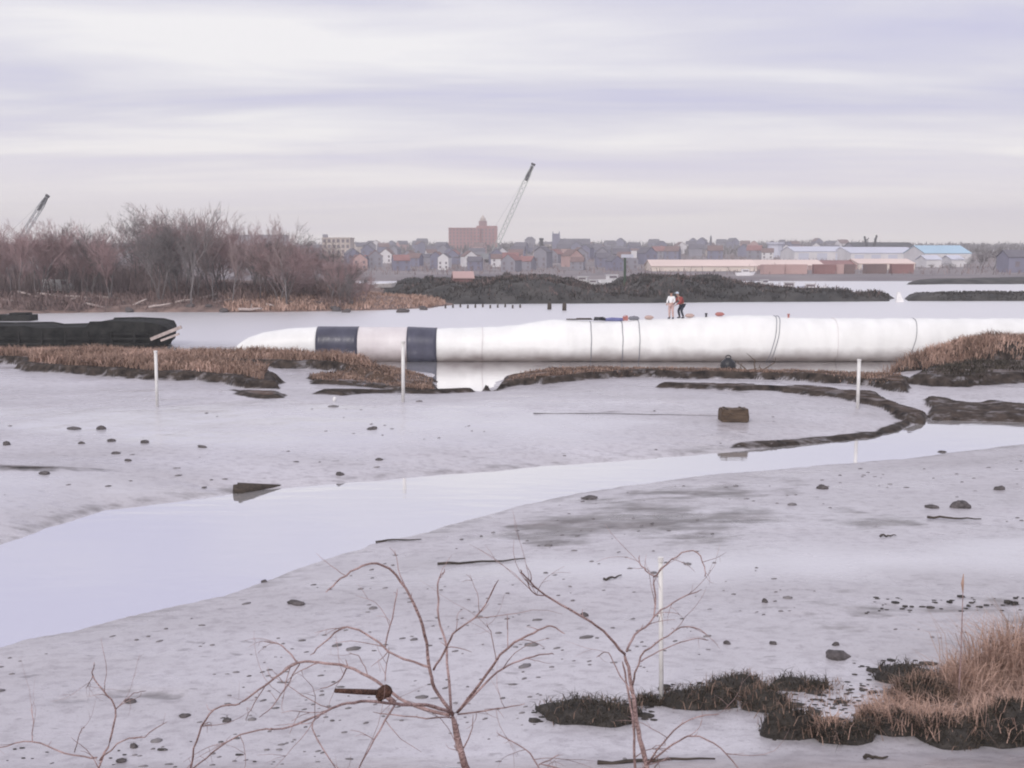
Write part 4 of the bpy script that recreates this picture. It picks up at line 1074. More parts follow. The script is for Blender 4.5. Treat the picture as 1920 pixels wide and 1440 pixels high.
# white parked shapes glimpsed through the thicket
def van(px, py, Yd, s, label, mt='white_paint'):
    g = at(px, py, Yd); z = float(hwood([(g.x, Yd)])[0])
    t = thing('parked_van', label, 'van', (g.x, Yd, max(z, 0.5)), R(8)); t.scale = (s,) * 3
    V = [(-2.3, -.9, .35), (2.3, -.9, .35), (2.3, -.9, 1.0), (1.75, -.9, 1.15), (1.15, -.85, 2.0), (-2.3, -.85, 2.05)]
    V = V + [(x, -y, z_) for x, y, z_ in V]; n = 6
    F = [tuple(range(n)), tuple(range(2 * n - 1, n - 1, -1))] + [(i, i + n, (i + 1) % n + n, (i + 1) % n) for i in range(n)]
    link('body', mesh_from('body', V, F, M[mt]), t)
    for x in (-1.45, 1.4):
        for y in (-.85, .85): MB().tube([(x, y - .1, .35), (x, y + .1, .35)], .36, 12).build('wheel', M['black_rubber'], t); MB().tube([(x, y - .12, .35), (x, y + .12, .35)], .18, 10).build('hub', M['steel'], t.children[-1] if t.children else t)
    MB().box((0.75, -.885, 1.55), (0.7, 0.03, 0.5)).build('side_window', M['window'], t)
van(62, 500, 158, 0.75, 'white van glimpsed through the left thicket')
van(112, 528, 150, 0.9, 'pale van low behind the left thicket')

# posts in the water
for i, (px, py, h_) in enumerate([(1030, 580, 0.9), (1058, 582, 1.0)] + [(835 + 14 * k, 578 - (k % 3), 0.45) for k in range(11)]):
    b_ = G(px, py, 0); r = 0.28 if i < 2 else 0.12
    o = MB().tube([(0, 0, -0.5), (0.02, 0, h_ * .6), (0.03, 0, h_)], [r, r * .95, r * .8], 9).build('piling', M['wood_dark'], None, True, b_)
    tag(o, ('thick dark piling left of the pair in the bay', 'thick dark piling right of the pair in the bay')[i] if i < 2 else 'short dark piling in the row off the wooded point', 'piling', 'pilings standing in the bay')

# ------------------------------------------------------------------ far town
def gable(w, d, h_, rh, along='x', eave=0.25):
    """wall mesh and roof mesh, base centre at origin"""
    wv_ = [(-w / 2, -d / 2, -1), (w / 2, -d / 2, -1), (w / 2, d / 2, -1), (-w / 2, d / 2, -1), (-w / 2, -d / 2, h_), (w / 2, -d / 2, h_), (w / 2, d / 2, h_), (-w / 2, d / 2, h_)]
    wf = [(0, 1, 5, 4), (1, 2, 6, 5), (2, 3, 7, 6), (3, 0, 4, 7)]
    e_ = eave
    if along == 'x':
        wv_ += [(-w / 2, 0, h_ + rh), (w / 2, 0, h_ + rh)]; wf += [(4, 7, 8), (5, 9, 6)]
        rv = [(-w / 2 - e_, -d / 2 - e_, h_ - .1), (w / 2 + e_, -d / 2 - e_, h_ - .1), (w / 2 + e_, 0, h_ + rh + .1), (-w / 2 - e_, 0, h_ + rh + .1), (w / 2 + e_, d / 2 + e_, h_ - .1), (-w / 2 - e_, d / 2 + e_, h_ - .1)]
    else:
        wv_ += [(0, -d / 2, h_ + rh), (0, d / 2, h_ + rh)]; wf += [(4, 5, 8), (6, 7, 9)]
        rv = [(-w / 2 - e_, d / 2 + e_, h_ - .1), (-w / 2 - e_, -d / 2 - e_, h_ - .1), (0, -d / 2 - e_, h_ + rh + .1), (0, d / 2 + e_, h_ + rh + .1), (w / 2 + e_, -d / 2 - e_, h_ - .1), (w / 2 + e_, d / 2 + e_, h_ - .1)]
    rv += [(x, y, z + .18) for x, y, z in rv]
    rf = [(0, 1, 2, 3), (3, 2, 4, 5), (6, 9, 8, 7), (9, 11, 10, 8), (0, 6, 7, 1), (1, 7, 8, 2), (2, 8, 10, 4), (4, 10, 11, 5), (5, 11, 9, 3), (3, 9, 6, 0)]
    return wv_, wf, rv, rf
HM = {}
def house_mesh(kind):
    if kind not in HM:
        sh, wm, rm = kind
        w, d, h_, rh, al = {'a': (9, 8, 5.5, 3, 'x'), 'b': (8, 10, 6, 3.2, 'y'), 'c': (14, 9, 4.5, 2.5, 'x'), 'd': (7, 9, 8, 2.5, 'y')}[sh]
        a, b_, c, d_ = gable(w, d, h_, rh, al)
        HM[kind] = (mesh_from('wall', a, b_, M[wm]), mesh_from('roof', c, d_, M[rm]), w, d, h_)
    return HM[kind]
WIN = mesh_from('window', MB().box((0, 0, 0), (1.2, 0.12, 1.5)).v, MB().box((0, 0, 0), (1.2, 0.12, 1.5)).f, M['window'])
CN = {'whitewall': 'white', 'pinkwall': 'pink', 'greywall': 'grey', 'bluewall': 'blue grey', 'beige': 'beige', 'cream': 'cream'}
RN = {'slate': 'slate', 'redroof': 'red', 'brownroof': 'brown'}
rs = random.Random(41)
def house(px, Yd, sh, wm, rm, rz=0.0, s=1.0, label=None, win=True):
    g = at(px, 480, Yd); z = float(hcity([(g.x, Yd)])[0])
    wmsh, rmsh, w, d, h_ = house_mesh((sh, wm, rm))
    t = thing('house', label or '%s house with %s roof %s, %s' % (CN[wm], RN[rm], 'near the far shore' if Yd < 420 else 'low in the far town' if Yd < 600 else 'high in the far town' if Yd < 850 else 'on the far ridge', 'left of the tall crane' if px < 930 else 'right of the tall crane' if px < 1110 else 'right of the church'), 'house', (g.x, Yd, z), rz, 'houses of the far town'); t.scale = (s,) * 3
    link('wall', wmsh, t); link('roof', rmsh, t)
    if win:
        for fl in range(2):
            for c in (-0.28, 0.28): link('window', WIN, t, (c * w, -d / 2 - 0.02, 1.8 + fl * 2.6))
rows = [(330, 9, 0.55), (380, 12, 0.6), (450, 14, 0.66), (540, 16, 0.72), (650, 17, 0.78), (770, 17, 0.82), (930, 16, 0.95), (1100, 16, 1.05)]
for Yd, n, s in rows:
    for k in range(n):
        px = 650 + (590 if Yd < 500 else 950) * (k + rs.uniform(0.05, 0.95)) / n
        if Yd < 420 and px > 1215: continue
        wm = rs.choice(['bluewall', 'greywall', 'greywall', 'pinkwall', 'whitewall', 'beige', 'bluewall', 'whitewall' if Yd < 600 else 'greywall'])
        rm = rs.choice(['slate', 'slate', 'slate', 'brownroof', 'brownroof', 'redroof' if Yd < 600 else 'slate'])
        if Yd > 850 and 825 < px < 945: continue
        house(px, Yd + rs.uniform(-18, 18), rs.choice('aabbcd'), wm, rm, rs.uniform(-.5, .5), s * rs.uniform(0.8, 1.1), win=Yd < 600)

def block(name, label, cat, px0, px1, ytop, Yd, depth, wall, floors=0, cols=0, ybot=None):
    """flat-roofed building filling px0..px1 at depth Yd; windows as own parts"""
    a = at(px0, ytop, Yd); c = at(px1, ytop, Yd); w = c.x - a.x
    z0 = float(hcity([((a.x + c.x) / 2, Yd)])[0]); h_ = a.z - z0
    t = thing(name, label, cat, ((a.x + c.x) / 2, Yd + depth / 2, z0))
    MB().box((0, 0, h_ / 2 - 0.5), (w, depth, h_ + 1)).build('wall', M[wall], t)
    MB().box((0, 0, h_ + 0.2), (w + 0.5, depth + 0.5, 0.5)).build('parapet', M[wall], t)
    for i in range(floors):
        for j_ in range(cols):
            o = link('window', WIN, t, (-w / 2 + (j_ + .5) * w / cols, -depth / 2 - 0.02, h_ * (i + .55) / floors))
    return t, w, h_
# big pink brick block
t, w, h_ = block('brick_block', 'large pink brick block with stepped top on the skyline', 'building', 841, 900, 428, 900, 22, 'brick', 7, 9)
r_ = at(932, 424, 900).x - at(900, 424, 900).x
MB().box((w / 2 + r_ / 2 - 1.5, 1.5, h_ / 2 + 0.5), (r_ + 3, 21, h_ + 3)).build('wing', M['brick'], t)
MB().box((w / 2 + 2.2, -4, h_ + 3.8), (6.5, 6.5, 4.6)).build('penthouse', M['brick_dark'], t)
cu = MB().tube([(w / 2 + 2.2, -4, h_ + 6), (w / 2 + 2.2, -4, h_ + 8.0), (w / 2 + 2.2, -4, h_ + 9.2), (w / 2 + 2.2, -4, h_ + 10.8)], [2.3, 2.3, 1.4, 0.15], 10)
cu.build('cupola', M['beige'], t)
for i in range(7):
    for j_ in range(4): link('window', WIN, t, (w / 2 + 2 + j_ * 2.9, -9.05, h_ * (i + .55) / 7))
# others on the skyline
block('apartment_block', 'long grey flat roofed block behind the thicket', 'building', 438, 532, 441, 1100, 26, 'greywall', 5, 12)
t, w, h_ = block('apartment_block', 'beige block with a stair tower right of the thicket', 'building', 604, 656, 447, 520, 14, 'beige', 4, 6)
MB().box((-w / 2 + 0.3, 0, h_ + 0.8), (2.0, 3, 2.4)).build('stair_tower', M['greywall'], t)
t, w, h_ = block('low_hall', 'low grey green hall left of the beige block', 'building', 556, 602, 461, 540, 16, 'greywall', 2, 5)
t, w, h_ = block('church', 'blue grey church with square tower on the skyline', 'church', 1050, 1106, 462, 820, 18, 'bluewall', 2, 6)
a, b_, c, d_ = gable(w + 1, 19, h_ + 0.5, 5.0, 'x'); link('roof', mesh_from('roof', c, d_, M['slate']), t)
MB().box((-w / 2 - 2.6, 0, h_ / 2 + 4.5), (5.6, 7, h_ + 10)).build('tower', M['bluewall'], t)
for sx in (-1, 1):
    for sy in (-1, 1): MB().tube([(-w / 2 - 2.6 + sx * 2.4, sy * 3.0, h_ + 9), (-w / 2 - 2.6 + sx * 2.4, sy * 3, h_ + 11.3)], [0.5, 0.05], 6).build('pinnacle', M['bluewall'], t)
t, w, h_ = block('long_hall', 'long slate roofed hall stepping down right of the church', 'building', 1106, 1195, 472, 830, 18, 'bluewall', 2, 10)
a, b_, c, d_ = gable(w + 1, 19, h_ + .5, 3.0, 'x'); link('roof', mesh_from('roof', c, d_, M['slate']), t)
def column(name, label, cat, px, ytop, Yd, r0, r1, mt, cone=False):
    g = at(px, ytop, Yd); z0 = float(hcity([(g.x, Yd)])[0]); h_ = g.z - z0
    t = thing(name, label, cat, (g.x, Yd, z0))
    MB().tube([(0, 0, -1), (0, 0, h_ * .9), (0, 0, h_)], [r0, r1, r1 * (0.9 if not cone else .2)], 10).build('shaft', M[mt], t)
    if not cone: MB().tube([(0, 0, h_ - 0.8), (0, 0, h_ + .2)], r1 * 1.2, 10).build('rim', M[mt], t)
    else: MB().box((0, 0, h_ * .25), (r0 * 3.2, r0 * 3.2, h_ * .5)).build('tower', M['greywall'], t)
    return t, h_
column('chimney_stack', 'dark stubby chimney left of the church tower', 'chimney', 1015, 447, 700, 1.5, 1.2, 'steel_dark')
column('steeple', 'thin pointed steeple above the long pale shed', 'steeple', 1333, 441, 700, 1.0, 0.55, 'slate', True)
column('storage_tank', 'pale rounded tank on the skyline right of the steeple', 'tank', 1454, 455, 600, 4.2, 4.0, 'palemetal')
# long pale shed and its neighbours
def shed(name, label, px0, px1, ytop, Yd, depth, wall, roof, rh, bays=0):
    a = at(px0, ytop, Yd); c = at(px1, ytop, Yd); w = c.x - a.x; z0 = float(hcity([((a.x + c.x) / 2, Yd)])[0]); h_ = a.z - z0 - rh
    t = thing(name, label, 'shed', ((a.x + c.x) / 2, Yd + depth / 2, z0))
    v1, f1, v2, f2 = gable(w, depth, h_, rh, 'x'); link('wall', mesh_from('wall', v1, f1, M[wall]), t); link('roof', mesh_from('roof', v2, f2, M[roof]), t)
    for k in range(bays): MB().box((-w / 2 + (k + .5) * w / bays, -depth / 2 - .03, h_ * .42), (w / bays * .55, .1, h_ * .8)).build('bay_door', M['palemetal'], t)
    return t
M['palepink'] = mat('pale_pink_roof', (0.78, 0.63, 0.57), 0.8, var=0.06, scale=0.1)
shed('warehouse', 'long pale cream and pink shed behind the dark bank', 1222, 1420, 489, 330, 18, 'cream', 'palepink', 1.6, 0)
shed('warehouse', 'pink shed continuing right of the long pale shed', 1421, 1545, 489, 345, 16, 'pinkwall', 'palepink', 1.4, 5)
shed('warehouse', 'reddish low shed between the pink sheds', 1546, 1610, 490, 352, 14, 'pinkwall', 'redroof', 1.4, 2)
shed('warehouse', 'cream low shed below the lavender roof', 1611, 1716, 487, 350, 16, 'cream', 'palepink', 1.2, 4)
shed('warehouse', 'wide lavender metal roofed shed below the two masts', 1596, 1722, 464, 480, 30, 'whitewall', 'palemetal', 2.4, 4)
shed('warehouse', 'pale metal roofed shed left of the lavender roof', 1490, 1594, 463, 500, 26, 'whitewall', 'palemetal', 2.0, 3)
shed('warehouse', 'shed with a bright sky blue roof', 1735, 1822, 461, 440, 24, 'whitewall', 'skyblue', 2.9, 0)
shed('gable_shed', 'small white shed left below the sky blue roof', 1738, 1766, 480, 380, 10, 'whitewall', 'palemetal', 1.2)
shed('gable_shed', 'small white shed right below the sky blue roof', 1785, 1808, 480, 384, 10, 'whitewall', 'palemetal', 1.2)
shed('dark_hall', 'dark sagging roof beside the two leaning masts', 1602, 1716, 455, 620, 20, 'greywall', 'steel_dark', 2.0)
t = thing('shore_house', 'blue grey house at the right edge of the far shore', 'house', at(1908, 512, 318), 0, None)
v1, f1, v2, f2 = gable(9, 8, 4.6, 1.8, 'x'); link('wall', mesh_from('wall', v1, f1, M['bluewall']), t); link('roof', mesh_from('roof', v2, f2, M['slate']), t)
for c in (-2, 2): link('window', WIN, t, (c, -4.02, 2.6))
for px, tp, dx, lb in ((1624, 443, -3, 'left of two leaning masts above the dark roof'), (1640, 441, 4, 'right of two leaning masts above the dark roof')):
    g = at(1632, 462, 600); q = at(px + dx, tp, 600)
    t = thing('leaning_mast', lb, 'mast', g)
    MB().tube([(0, 0, -8), q - g], [0.9, 0.5], 6).build('mast_tube', M['steel_dark'], t); MB().tube([(q - g) * .6, (q - g) * .6 + Vector((0.9, 0, 1.2))], 0.3, 5).build('stay', M['steel_dark'], t)
# red containers in front of sheds
for k, (px, mt_) in enumerate(((1448, 'pinkwall'), (1492, 'pinkwall'), (1545, 'redroof'), (1560, 'pinkwall'), (1580, 'brownroof'), (1640, 'brownroof'), (1690, 'redroof'))):
    g = at(px, 512, 300 + k); z0 = float(hcity([(g.x, g.y)])[0]); t = thing('container', 'dull %s container %s' % ({'redroof': 'red', 'pinkwall': 'pink', 'brownroof': 'brown'}[mt_], ('in front of the first pink shed bays', 'in front of the right pink shed bays', 'left of the reddish low shed', 'in front of the reddish low shed', 'right of the reddish low shed', 'below the lavender roof', 'below the cream shed at its right end')[k]), 'container', (g.x, g.y, z0), rs.uniform(-.3, .3), 'containers on the far shore')
    MB().box((0, 0, 1.3), (6, 2.4, 2.6)).build('body', M[mt_], t)
    for c in range(8): MB().box((-2.6 + c * .75, -1.22, 1.3), (.22, .06, 2.3)).build('rib', M[mt_], t)
# boats, hut, lamp and marker near the dark bank
g = G(868, 549, 0.0); z0 = float(hdark([(g.x, g.y)])[0])
t = thing('boat_hut', 'pink roofed hut on the dark bank below the crane', 'hut', (g.x, g.y, max(z0, 1.2)), R(10))
v1, f1, v2, f2 = gable(3.4, 2.4, 1.3, 0.9, 'x', .2); link('wall', mesh_from('wall', v1, f1, M['redroof']), t); link('roof', mesh_from('roof', v2, f2, M['pinkwall']), t)
g = at(1172, 480, 200)
t = thing('lamp_post', 'tall green post with white lamp head behind the dark bank', 'lamp post', (g.x, 200, 0.3))
MB().tube([(0, 0, -.8), (0, 0, g.z - .6)], [.26, .20], 8).build('post', M['green_paint'], t); MB().box((0.4, 0, g.z - .3), (2.2, .6, .6)).build('lamp_head', M['palemetal'], t)
MB().box((1.6, 0, g.z + 0.0), (1.0, .5, 1.3)).build('sign_box', M['whitewall'], t)
g = G(1686, 566, 0)
t = thing('channel_marker', 'small white triangular marker at the gap in the dike', 'marker', g)
MB().add([(-.55, -.3, -.3), (.75, -.3, -.3), (.75, .3, -.3), (-.55, .3, -.3), (-.35, -.12, 1.3), (.05, -.12, 1.3), (.05, .12, 1.3), (-.35, .12, 1.3)], [(0, 1, 5, 4), (1, 2, 6, 5), (2, 3, 7, 6), (3, 0, 4, 7), (4, 5, 6, 7)]).build('body', M['white_paint'], t)
MB().box((-.15, 0, 1.36), (.5, .32, .1)).build('cap', M['white_paint'], t)
g = G(712, 556, 0.9); t = thing('dinghy', 'small white boat drawn up at the point of the wooded bank', 'boat', (g.x, g.y + 6, 2.0), R(15))
bv = [(-1.6, -.6, .55), (-1.6, .6, .55), (1.0, .62, .6), (1.9, 0, .75), (1.0, -.62, .6), (-1.4, -.35, 0), (-1.4, .35, 0), (1.0, .3, 0), (1.5, 0, .1), (1.0, -.3, 0)]
link('hull', mesh_from('hull', bv, [(0, 1, 6, 5), (1, 2, 7, 6), (2, 3, 8, 7), (3, 4, 9, 8), (4, 0, 5, 9), (5, 6, 7, 8, 9)], M['white_paint']), t)
MB().box((-.3, 0, .42), (.3, 1.1, .06)).build('thwart', M['wood_pale'], t)

for k, (px, py, Yd, zz, sc, mt_, lb) in enumerate(((1092, 529, 225, .5, 1.2, 'white_paint', 'white boat leftmost in the gap of the dark bank'), (1112, 533, 215, .4, 1.0, 'whitewall', 'small white boat second in the gap of the dark bank'), (1146, 527, 230, .5, 1.4, 'white_paint', 'white boat right in the gap of the dark bank'),
    (1396, 521, 240, 2.0, 1.0, 'whitewall', 'pale boat above the right hump of the dark bank'), (1432, 533, 205, .8, .9, 'white_paint', 'white boat at the right slope of the dark bank'), (1478, 539, 200, .2, 1.3, 'palemetal', 'pale grey boat behind the low dike, left of the pair'), (1518, 541, 196, .2, 1.2, 'white_paint', 'white boat behind the low dike, right of the pair'))):
    g = at(px, py, Yd); t = thing('moored_boat', lb, 'boat', (g.x, Yd, zz if zz > .3 else 0), rs.uniform(-.5, .5), 'small boats by the dark bank'); t.scale = (sc,) * 3
    link('hull', mesh_from('hull', [(x * 1.3, y, z * 1.2) for x, y, z in bv], [(0, 1, 6, 5), (1, 2, 7, 6), (2, 3, 8, 7), (3, 4, 9, 8), (4, 0, 5, 9), (5, 6, 7, 8, 9)], M[mt_]), t)
    MB().box((.1, 0, .95), (1.5, .85, .75)).box((.1, 0, 1.35), (1.8, 1.0, .07)).build('cabin', M['whitewall'], t)
    MB().box((.1, -.43, 1.05), (1.2, .03, .3)).build('cabin_window', M['window'], t)
# far scrub on the ridge
CP = [(-330, 700), (330, 700), (640, 1380), (-640, 1380)]
bush_stuff('ridge_trees', 'grey bare tree growth along the far ridge', CP, hcity, 14000, 6.5, 1.1, M['far_bark_grey'], 81, 0.0, 0.5, clump=0.012)
bush_stuff('ridge_trees', 'grey brown growth between the far houses', [(-110, 290), (190, 290), (330, 700), (-240, 700)], hcity, 12000, 1.9, 0.22, M['far_bark'], 82, 0.0, 0.6, clump=0.02)

# ------------------------------------------------------------------ cranes
def crane(px0, py0, px1, py1, Yd, wd, label, zb=None, hh=hcity, scale=1.0, tone='steel_pale'):
    a = at(px0, py0, Yd); c = at(px1, py1, Yd); z0 = float(hh([(a.x, Yd)])[0])
    t = thing('crawler_crane', label, 'crane', (a.x, Yd, z0))
    o0 = Vector((0, 0, 2.6 * scale)); o1 = c - Vector((a.x, Yd, z0)); ax = (o1 - o0).normalized(); sx = Vector((0, 1, 0)); sy = ax.cross(sx).normalized()
    L_ = (o1 - o0).length; n = int(L_ / (wd * 1.3))
    cor = [(-1, -1), (1, -1), (1, 1), (-1, 1)]
    def P_(i, q):
        f = i / n; ww = wd / 2 * min(1, 0.35 + f * 6, 0.45 + (1 - f) * 5); return o0 + ax * L_ * f + sx * ww * q[0] + sy * ww * q[1]
    ch = MB()
    for q in cor: ch.tube([P_(i, q) for i in range(n + 1)], wd * 0.085, 5)
    bo_ = ch.build('boom', M[tone], t)
    la = MB()
    for i in range(n):
        for k in range(4):
            qa, qb = cor[k], cor[(k + 1) % 4]
            la.tube([P_(i, qa), P_(i + 1, qb)] if i % 2 else [P_(i, qb), P_(i + 1, qa)], wd * 0.045, 4, False)
    la.build('lacing', M[tone], bo_)
    MB().tube([o1 - ax * wd * 4, o1 - ax * wd * .3], [wd * .42, wd * .5], 6).build('boom_head', M['steel_dark'], bo_)
    MB().tube([o1, o1 + ax * wd * .5 + sy * 0.0], wd * .55, 8).build('sheave', M['steel_dark'], bo_)
    MB().tube([o1, Vector((-4.5 * scale, 0, 5.5 * scale))], wd * 0.03, 4).build('pendant_line', M['steel'], t)
    MB().box((-1.5 * scale, 0, 2.7 * scale), (6 * scale, 3 * scale, 2.2 * scale)).build('machine_house', M['steel'], t)
    MB().box((1.6 * scale, -1.2 * scale, 2.8 * scale), (1.6 * scale, 1.3 * scale, 2.0 * scale)).build('cab', M['steel_dark'], t)
    for s in (-1, 1): MB().box((0, s * 2.0 * scale, .6 * scale), (6.4 * scale, .9 * scale, 1.2 * scale)).build('track', M['steel_dark'], t)
crane(922, 500, 999, 310, 470, 1.75, 'tall crawler crane with lattice boom behind the town houses')
crane(8, 482, 88, 369, 300, 1.1, 'crane with leaning boom rising behind the left thicket', hh=lambda q: hcity(q), tone='steel')

# ------------------------------------------------------------------ foreground: peat tussocks and grass
def tussock(px0, px1, ytop, ybase, label, seed, grass=0, gh_=0.45, gm='tan_grass', dark=300):
    b_ = hit((px0 + px1) / 2, ybase); s = 1 / ppm(b_.y); W = (px1 - px0) * s; H_ = max(0.14, (ybase - ytop) * s * 0.80)
    t = thing('peat_tussock', label, 'tussock', b_ + Vector((0, W * .16, -0.06)), 0, 'peat tussocks at the near right')
    me = lump_mesh(seed, (W / 2, min(W / 2 * .55, 0.9), H_), 4)
    rs_ = np.random.RandomState(seed)
    co = np.array([v_.co[:] for v_ in me.vertices]); nn = vnoise(co[:, :2] * 1.0 + co[:, 2:3] * .7, 3.0, seed, 4)
    co *= (1 + 0.30 * nn)[:, None]; me.vertices.foreach_set('co', co.astype(np.float32).ravel()); me.update(); me.materials.append(M['peat'])
    link('peat', me, t)
    top = co[co[:, 2] > H_ * 0.25]
    pk = top[rs_.randint(0, len(top), dark)] + rs_.normal(0, .02, (dark, 3))
    V, F = blades(pk, 0.12, 0.014, 1.3, seed, 0.9); link('dark_blades', mesh_from('dark_blades', V, F, M['dark_grass']), t)['kind'] = 'stuff'
    if grass:
        pk = top[rs_.randint(0, len(top), grass)] + rs_.normal(0, .05, (grass, 3)) * [1.2, 1, .3]
        V, F = blades(pk, gh_, 0.012, 0.6, seed + 1, 0.7); link('dead_grass', mesh_from('dead_grass', V, F, M[gm]), t)['kind'] = 'stuff'
tussock(1025, 1215, 1308, 1352, 'low dark peat ledge left of the near white pole', 1, 60, .12, 'brown_grass', 500)
tussock(1245, 1400, 1275, 1330, 'dark peat ledge just right of the near white pole', 2, 130, .16, 'brown_grass', 500)
tussock(1390, 1490, 1288, 1334, 'small peat lump in the middle of the near ledge', 3, 120, .18, 'brown_grass')
tussock(1460, 1562, 1265, 1296, 'flat dark peat cap behind the near ledge', 4, 20, .1, 'brown_grass')
tussock(1448, 1545, 1325, 1385, 'dark peat lump with little grass at the near right', 5, 180, .18, 'brown_grass', 500)
tussock(1520, 1600, 1335, 1392, 'dark tussock with tan grass at the near right', 6, 220, .24, 'tan_grass', 600)
tussock(1605, 1660, 1330, 1372, 'small tussock between the near right lumps', 7, 260, .26, 'tan_grass', 400)
tussock(1650, 1720, 1320, 1378, 'ragged tussock with pale straw left of the largest', 8, 200, .28, 'tan_grass', 400)
tussock(1715, 1820, 1315, 1392, 'dark tussock below the tall grass clump', 9, 260, .30, 'tan_grass', 900)
tussock(1810, 1960, 1300, 1395, 'largest dark tussock at the right edge', 10, 260, .32, 'tan_grass', 1100)
tussock(1640, 1780, 1243, 1282, 'dark peat ridge behind the near right tussocks', 11, 40, .14, 'brown_grass')
tussock(1680, 1800, 1265, 1318, 'brown grassy mound before the dark peat ridge', 12, 420, .22, 'brown_grass', 700)
def clump(px, py, r, n, hgt, label, mt, seed, lean=.45):
    b_ = hit(px, py); rs_ = np.random.RandomState(seed)
    P = np.column_stack([rs_.normal(0, r, n), rs_.normal(0, r * .7, n), np.zeros(n)])
    P[:, 2] = height(P[:, :2] + [b_.x, b_.y]) - b_.z
    V, F = blades(P, hgt, 0.012, lean, seed, .6)
    t = thing('grass_clump', label, 'grass clump', b_, 0, 'tall dead grass at the near right'); link('dead_grass', mesh_from('dead_grass', V, F, M[mt]), t)['kind'] = 'stuff'
clump(1812, 1302, .22, 420, .62, 'tan dead grass clump left of the tallest at right', 'tan_grass', 91, .6)
clump(1872, 1280, .30, 900, .95, 'tallest tan dead grass clump at the right edge', 'tan_grass', 92, .6)
clump(1935, 1265, .30, 700, 1.0, 'brown dead grass clump cut by the right edge', 'brown_grass', 93, .6)
clump(1745, 1352, .16, 130, .34, 'short straw clump in front of the peat mound', 'tan_grass', 94, .9)
clump(1690, 1330, .2, 120, .32, 'thin straw clump beside the ragged tussock', 'tan_grass', 95, .9)
npl = poly([(1600, 1395), (1750, 1400), (1990, 1405), (1990, 1235), (1860, 1232), (1780, 1262), (1690, 1300), (1610, 1350)], 0.45)
grass_stuff('matted_grass', 'matted reddish brown grass between the near right tussocks', npl, 5200, .26, .012, M['brown_grass'], 98, 0, 1.0, 1.6)
grass_stuff('matted_grass', 'pale straw lying over the near right tussocks', npl, 3000, .34, .010, M['tan_grass'], 99, 0, 1.2, 1.2)
lpl = poly([(1240, 1338), (1440, 1345), (1600, 1340), (1580, 1280), (1400, 1272), (1260, 1285)], 0.45)
grass_stuff('matted_grass', 'sparse reddish stubble on the near peat ledge', lpl, 900, .14, .010, M['brown_grass'], 100, 0, 1.0, 1.6)
for k_, (a_, b__, c_2, d_2) in enumerate(((1180, 1250, 1300, 1322), (1330, 1450, 1268, 1300), (1560, 1640, 1345, 1396), (1850, 1960, 1345, 1402), (1740, 1850, 1345, 1402), (1080, 1200, 1318, 1358))):
    tussock(a_, b__, c_2, d_2, ('flat peat scrap between the near pole and the left ledge', 'ragged peat cap on the near ledge behind the pole', 'low dark lump right of the tan grassed tussock', 'dark front lump at the lower right edge', 'dark front lump beneath the dark tussock', 'ragged right end of the left peat ledge')[k_], 40 + k_, 60, .16, 'brown_grass', 350)
def peat_crumbs():
    rs_ = np.random.RandomState(13); base = lump_mesh(4, (1, 1, .7), 1); bv_ = np.array([v_.co[:] for v_ in base.vertices]); bf = np.array([p.vertices[:] for p in base.polygons]); V = []; F = []; pts = []
    for (x0, x1, y0, y1, n) in ((1000, 1230, 1325, 1365, 90), (1240, 1620, 1280, 1340, 190), (1430, 1640, 1330, 1410, 130), (1600, 1950, 1240, 1400, 260), (0, 500, 1380, 1440, 14), (1620, 1920, 1120, 1150, 60)):
        for _ in range(n): g = G(rs_.uniform(x0, x1), rs_.uniform(y0, y1), .45); pts.append((g.x, g.y))
    pts = np.array(pts); z = height(pts)
    for k, ((x, y), zz) in enumerate(zip(pts, z)):
        sc = rs_.uniform(.012, .035) * (1 + 1.6 * (rs_.rand() < .12)); V.append(bv_ * [sc * rs_.uniform(1, 2), sc, sc] + [x, y, zz]); F.append(bf + k * len(bv_))
    tag(link('peat_crumbs', mesh_from('peat_crumbs', np.concatenate(V), np.concatenate(F), M['peat'])), 'dark crumbs of peat scattered around the near tussocks', 'peat crumbs', None, 'stuff')
peat_crumbs()
b_ = hit(1797, 1315); t = thing('reed_stalk', 'single tall pinkish reed stalk rising above the right grass', 'reed', b_)
MB().tube([(0, 0, -.1), (0.0, 0, .9), (-.02, .0, 1.95)], [.012, .010, .004], 6).build('stalk', M['twig'], t)
MB().tube([(-.015, 0, 1.7), (-.03, 0, 1.85), (-.02, 0, 2.0)], [.006, .022, .004], 6).build('plume', M['tan_grass'], t)

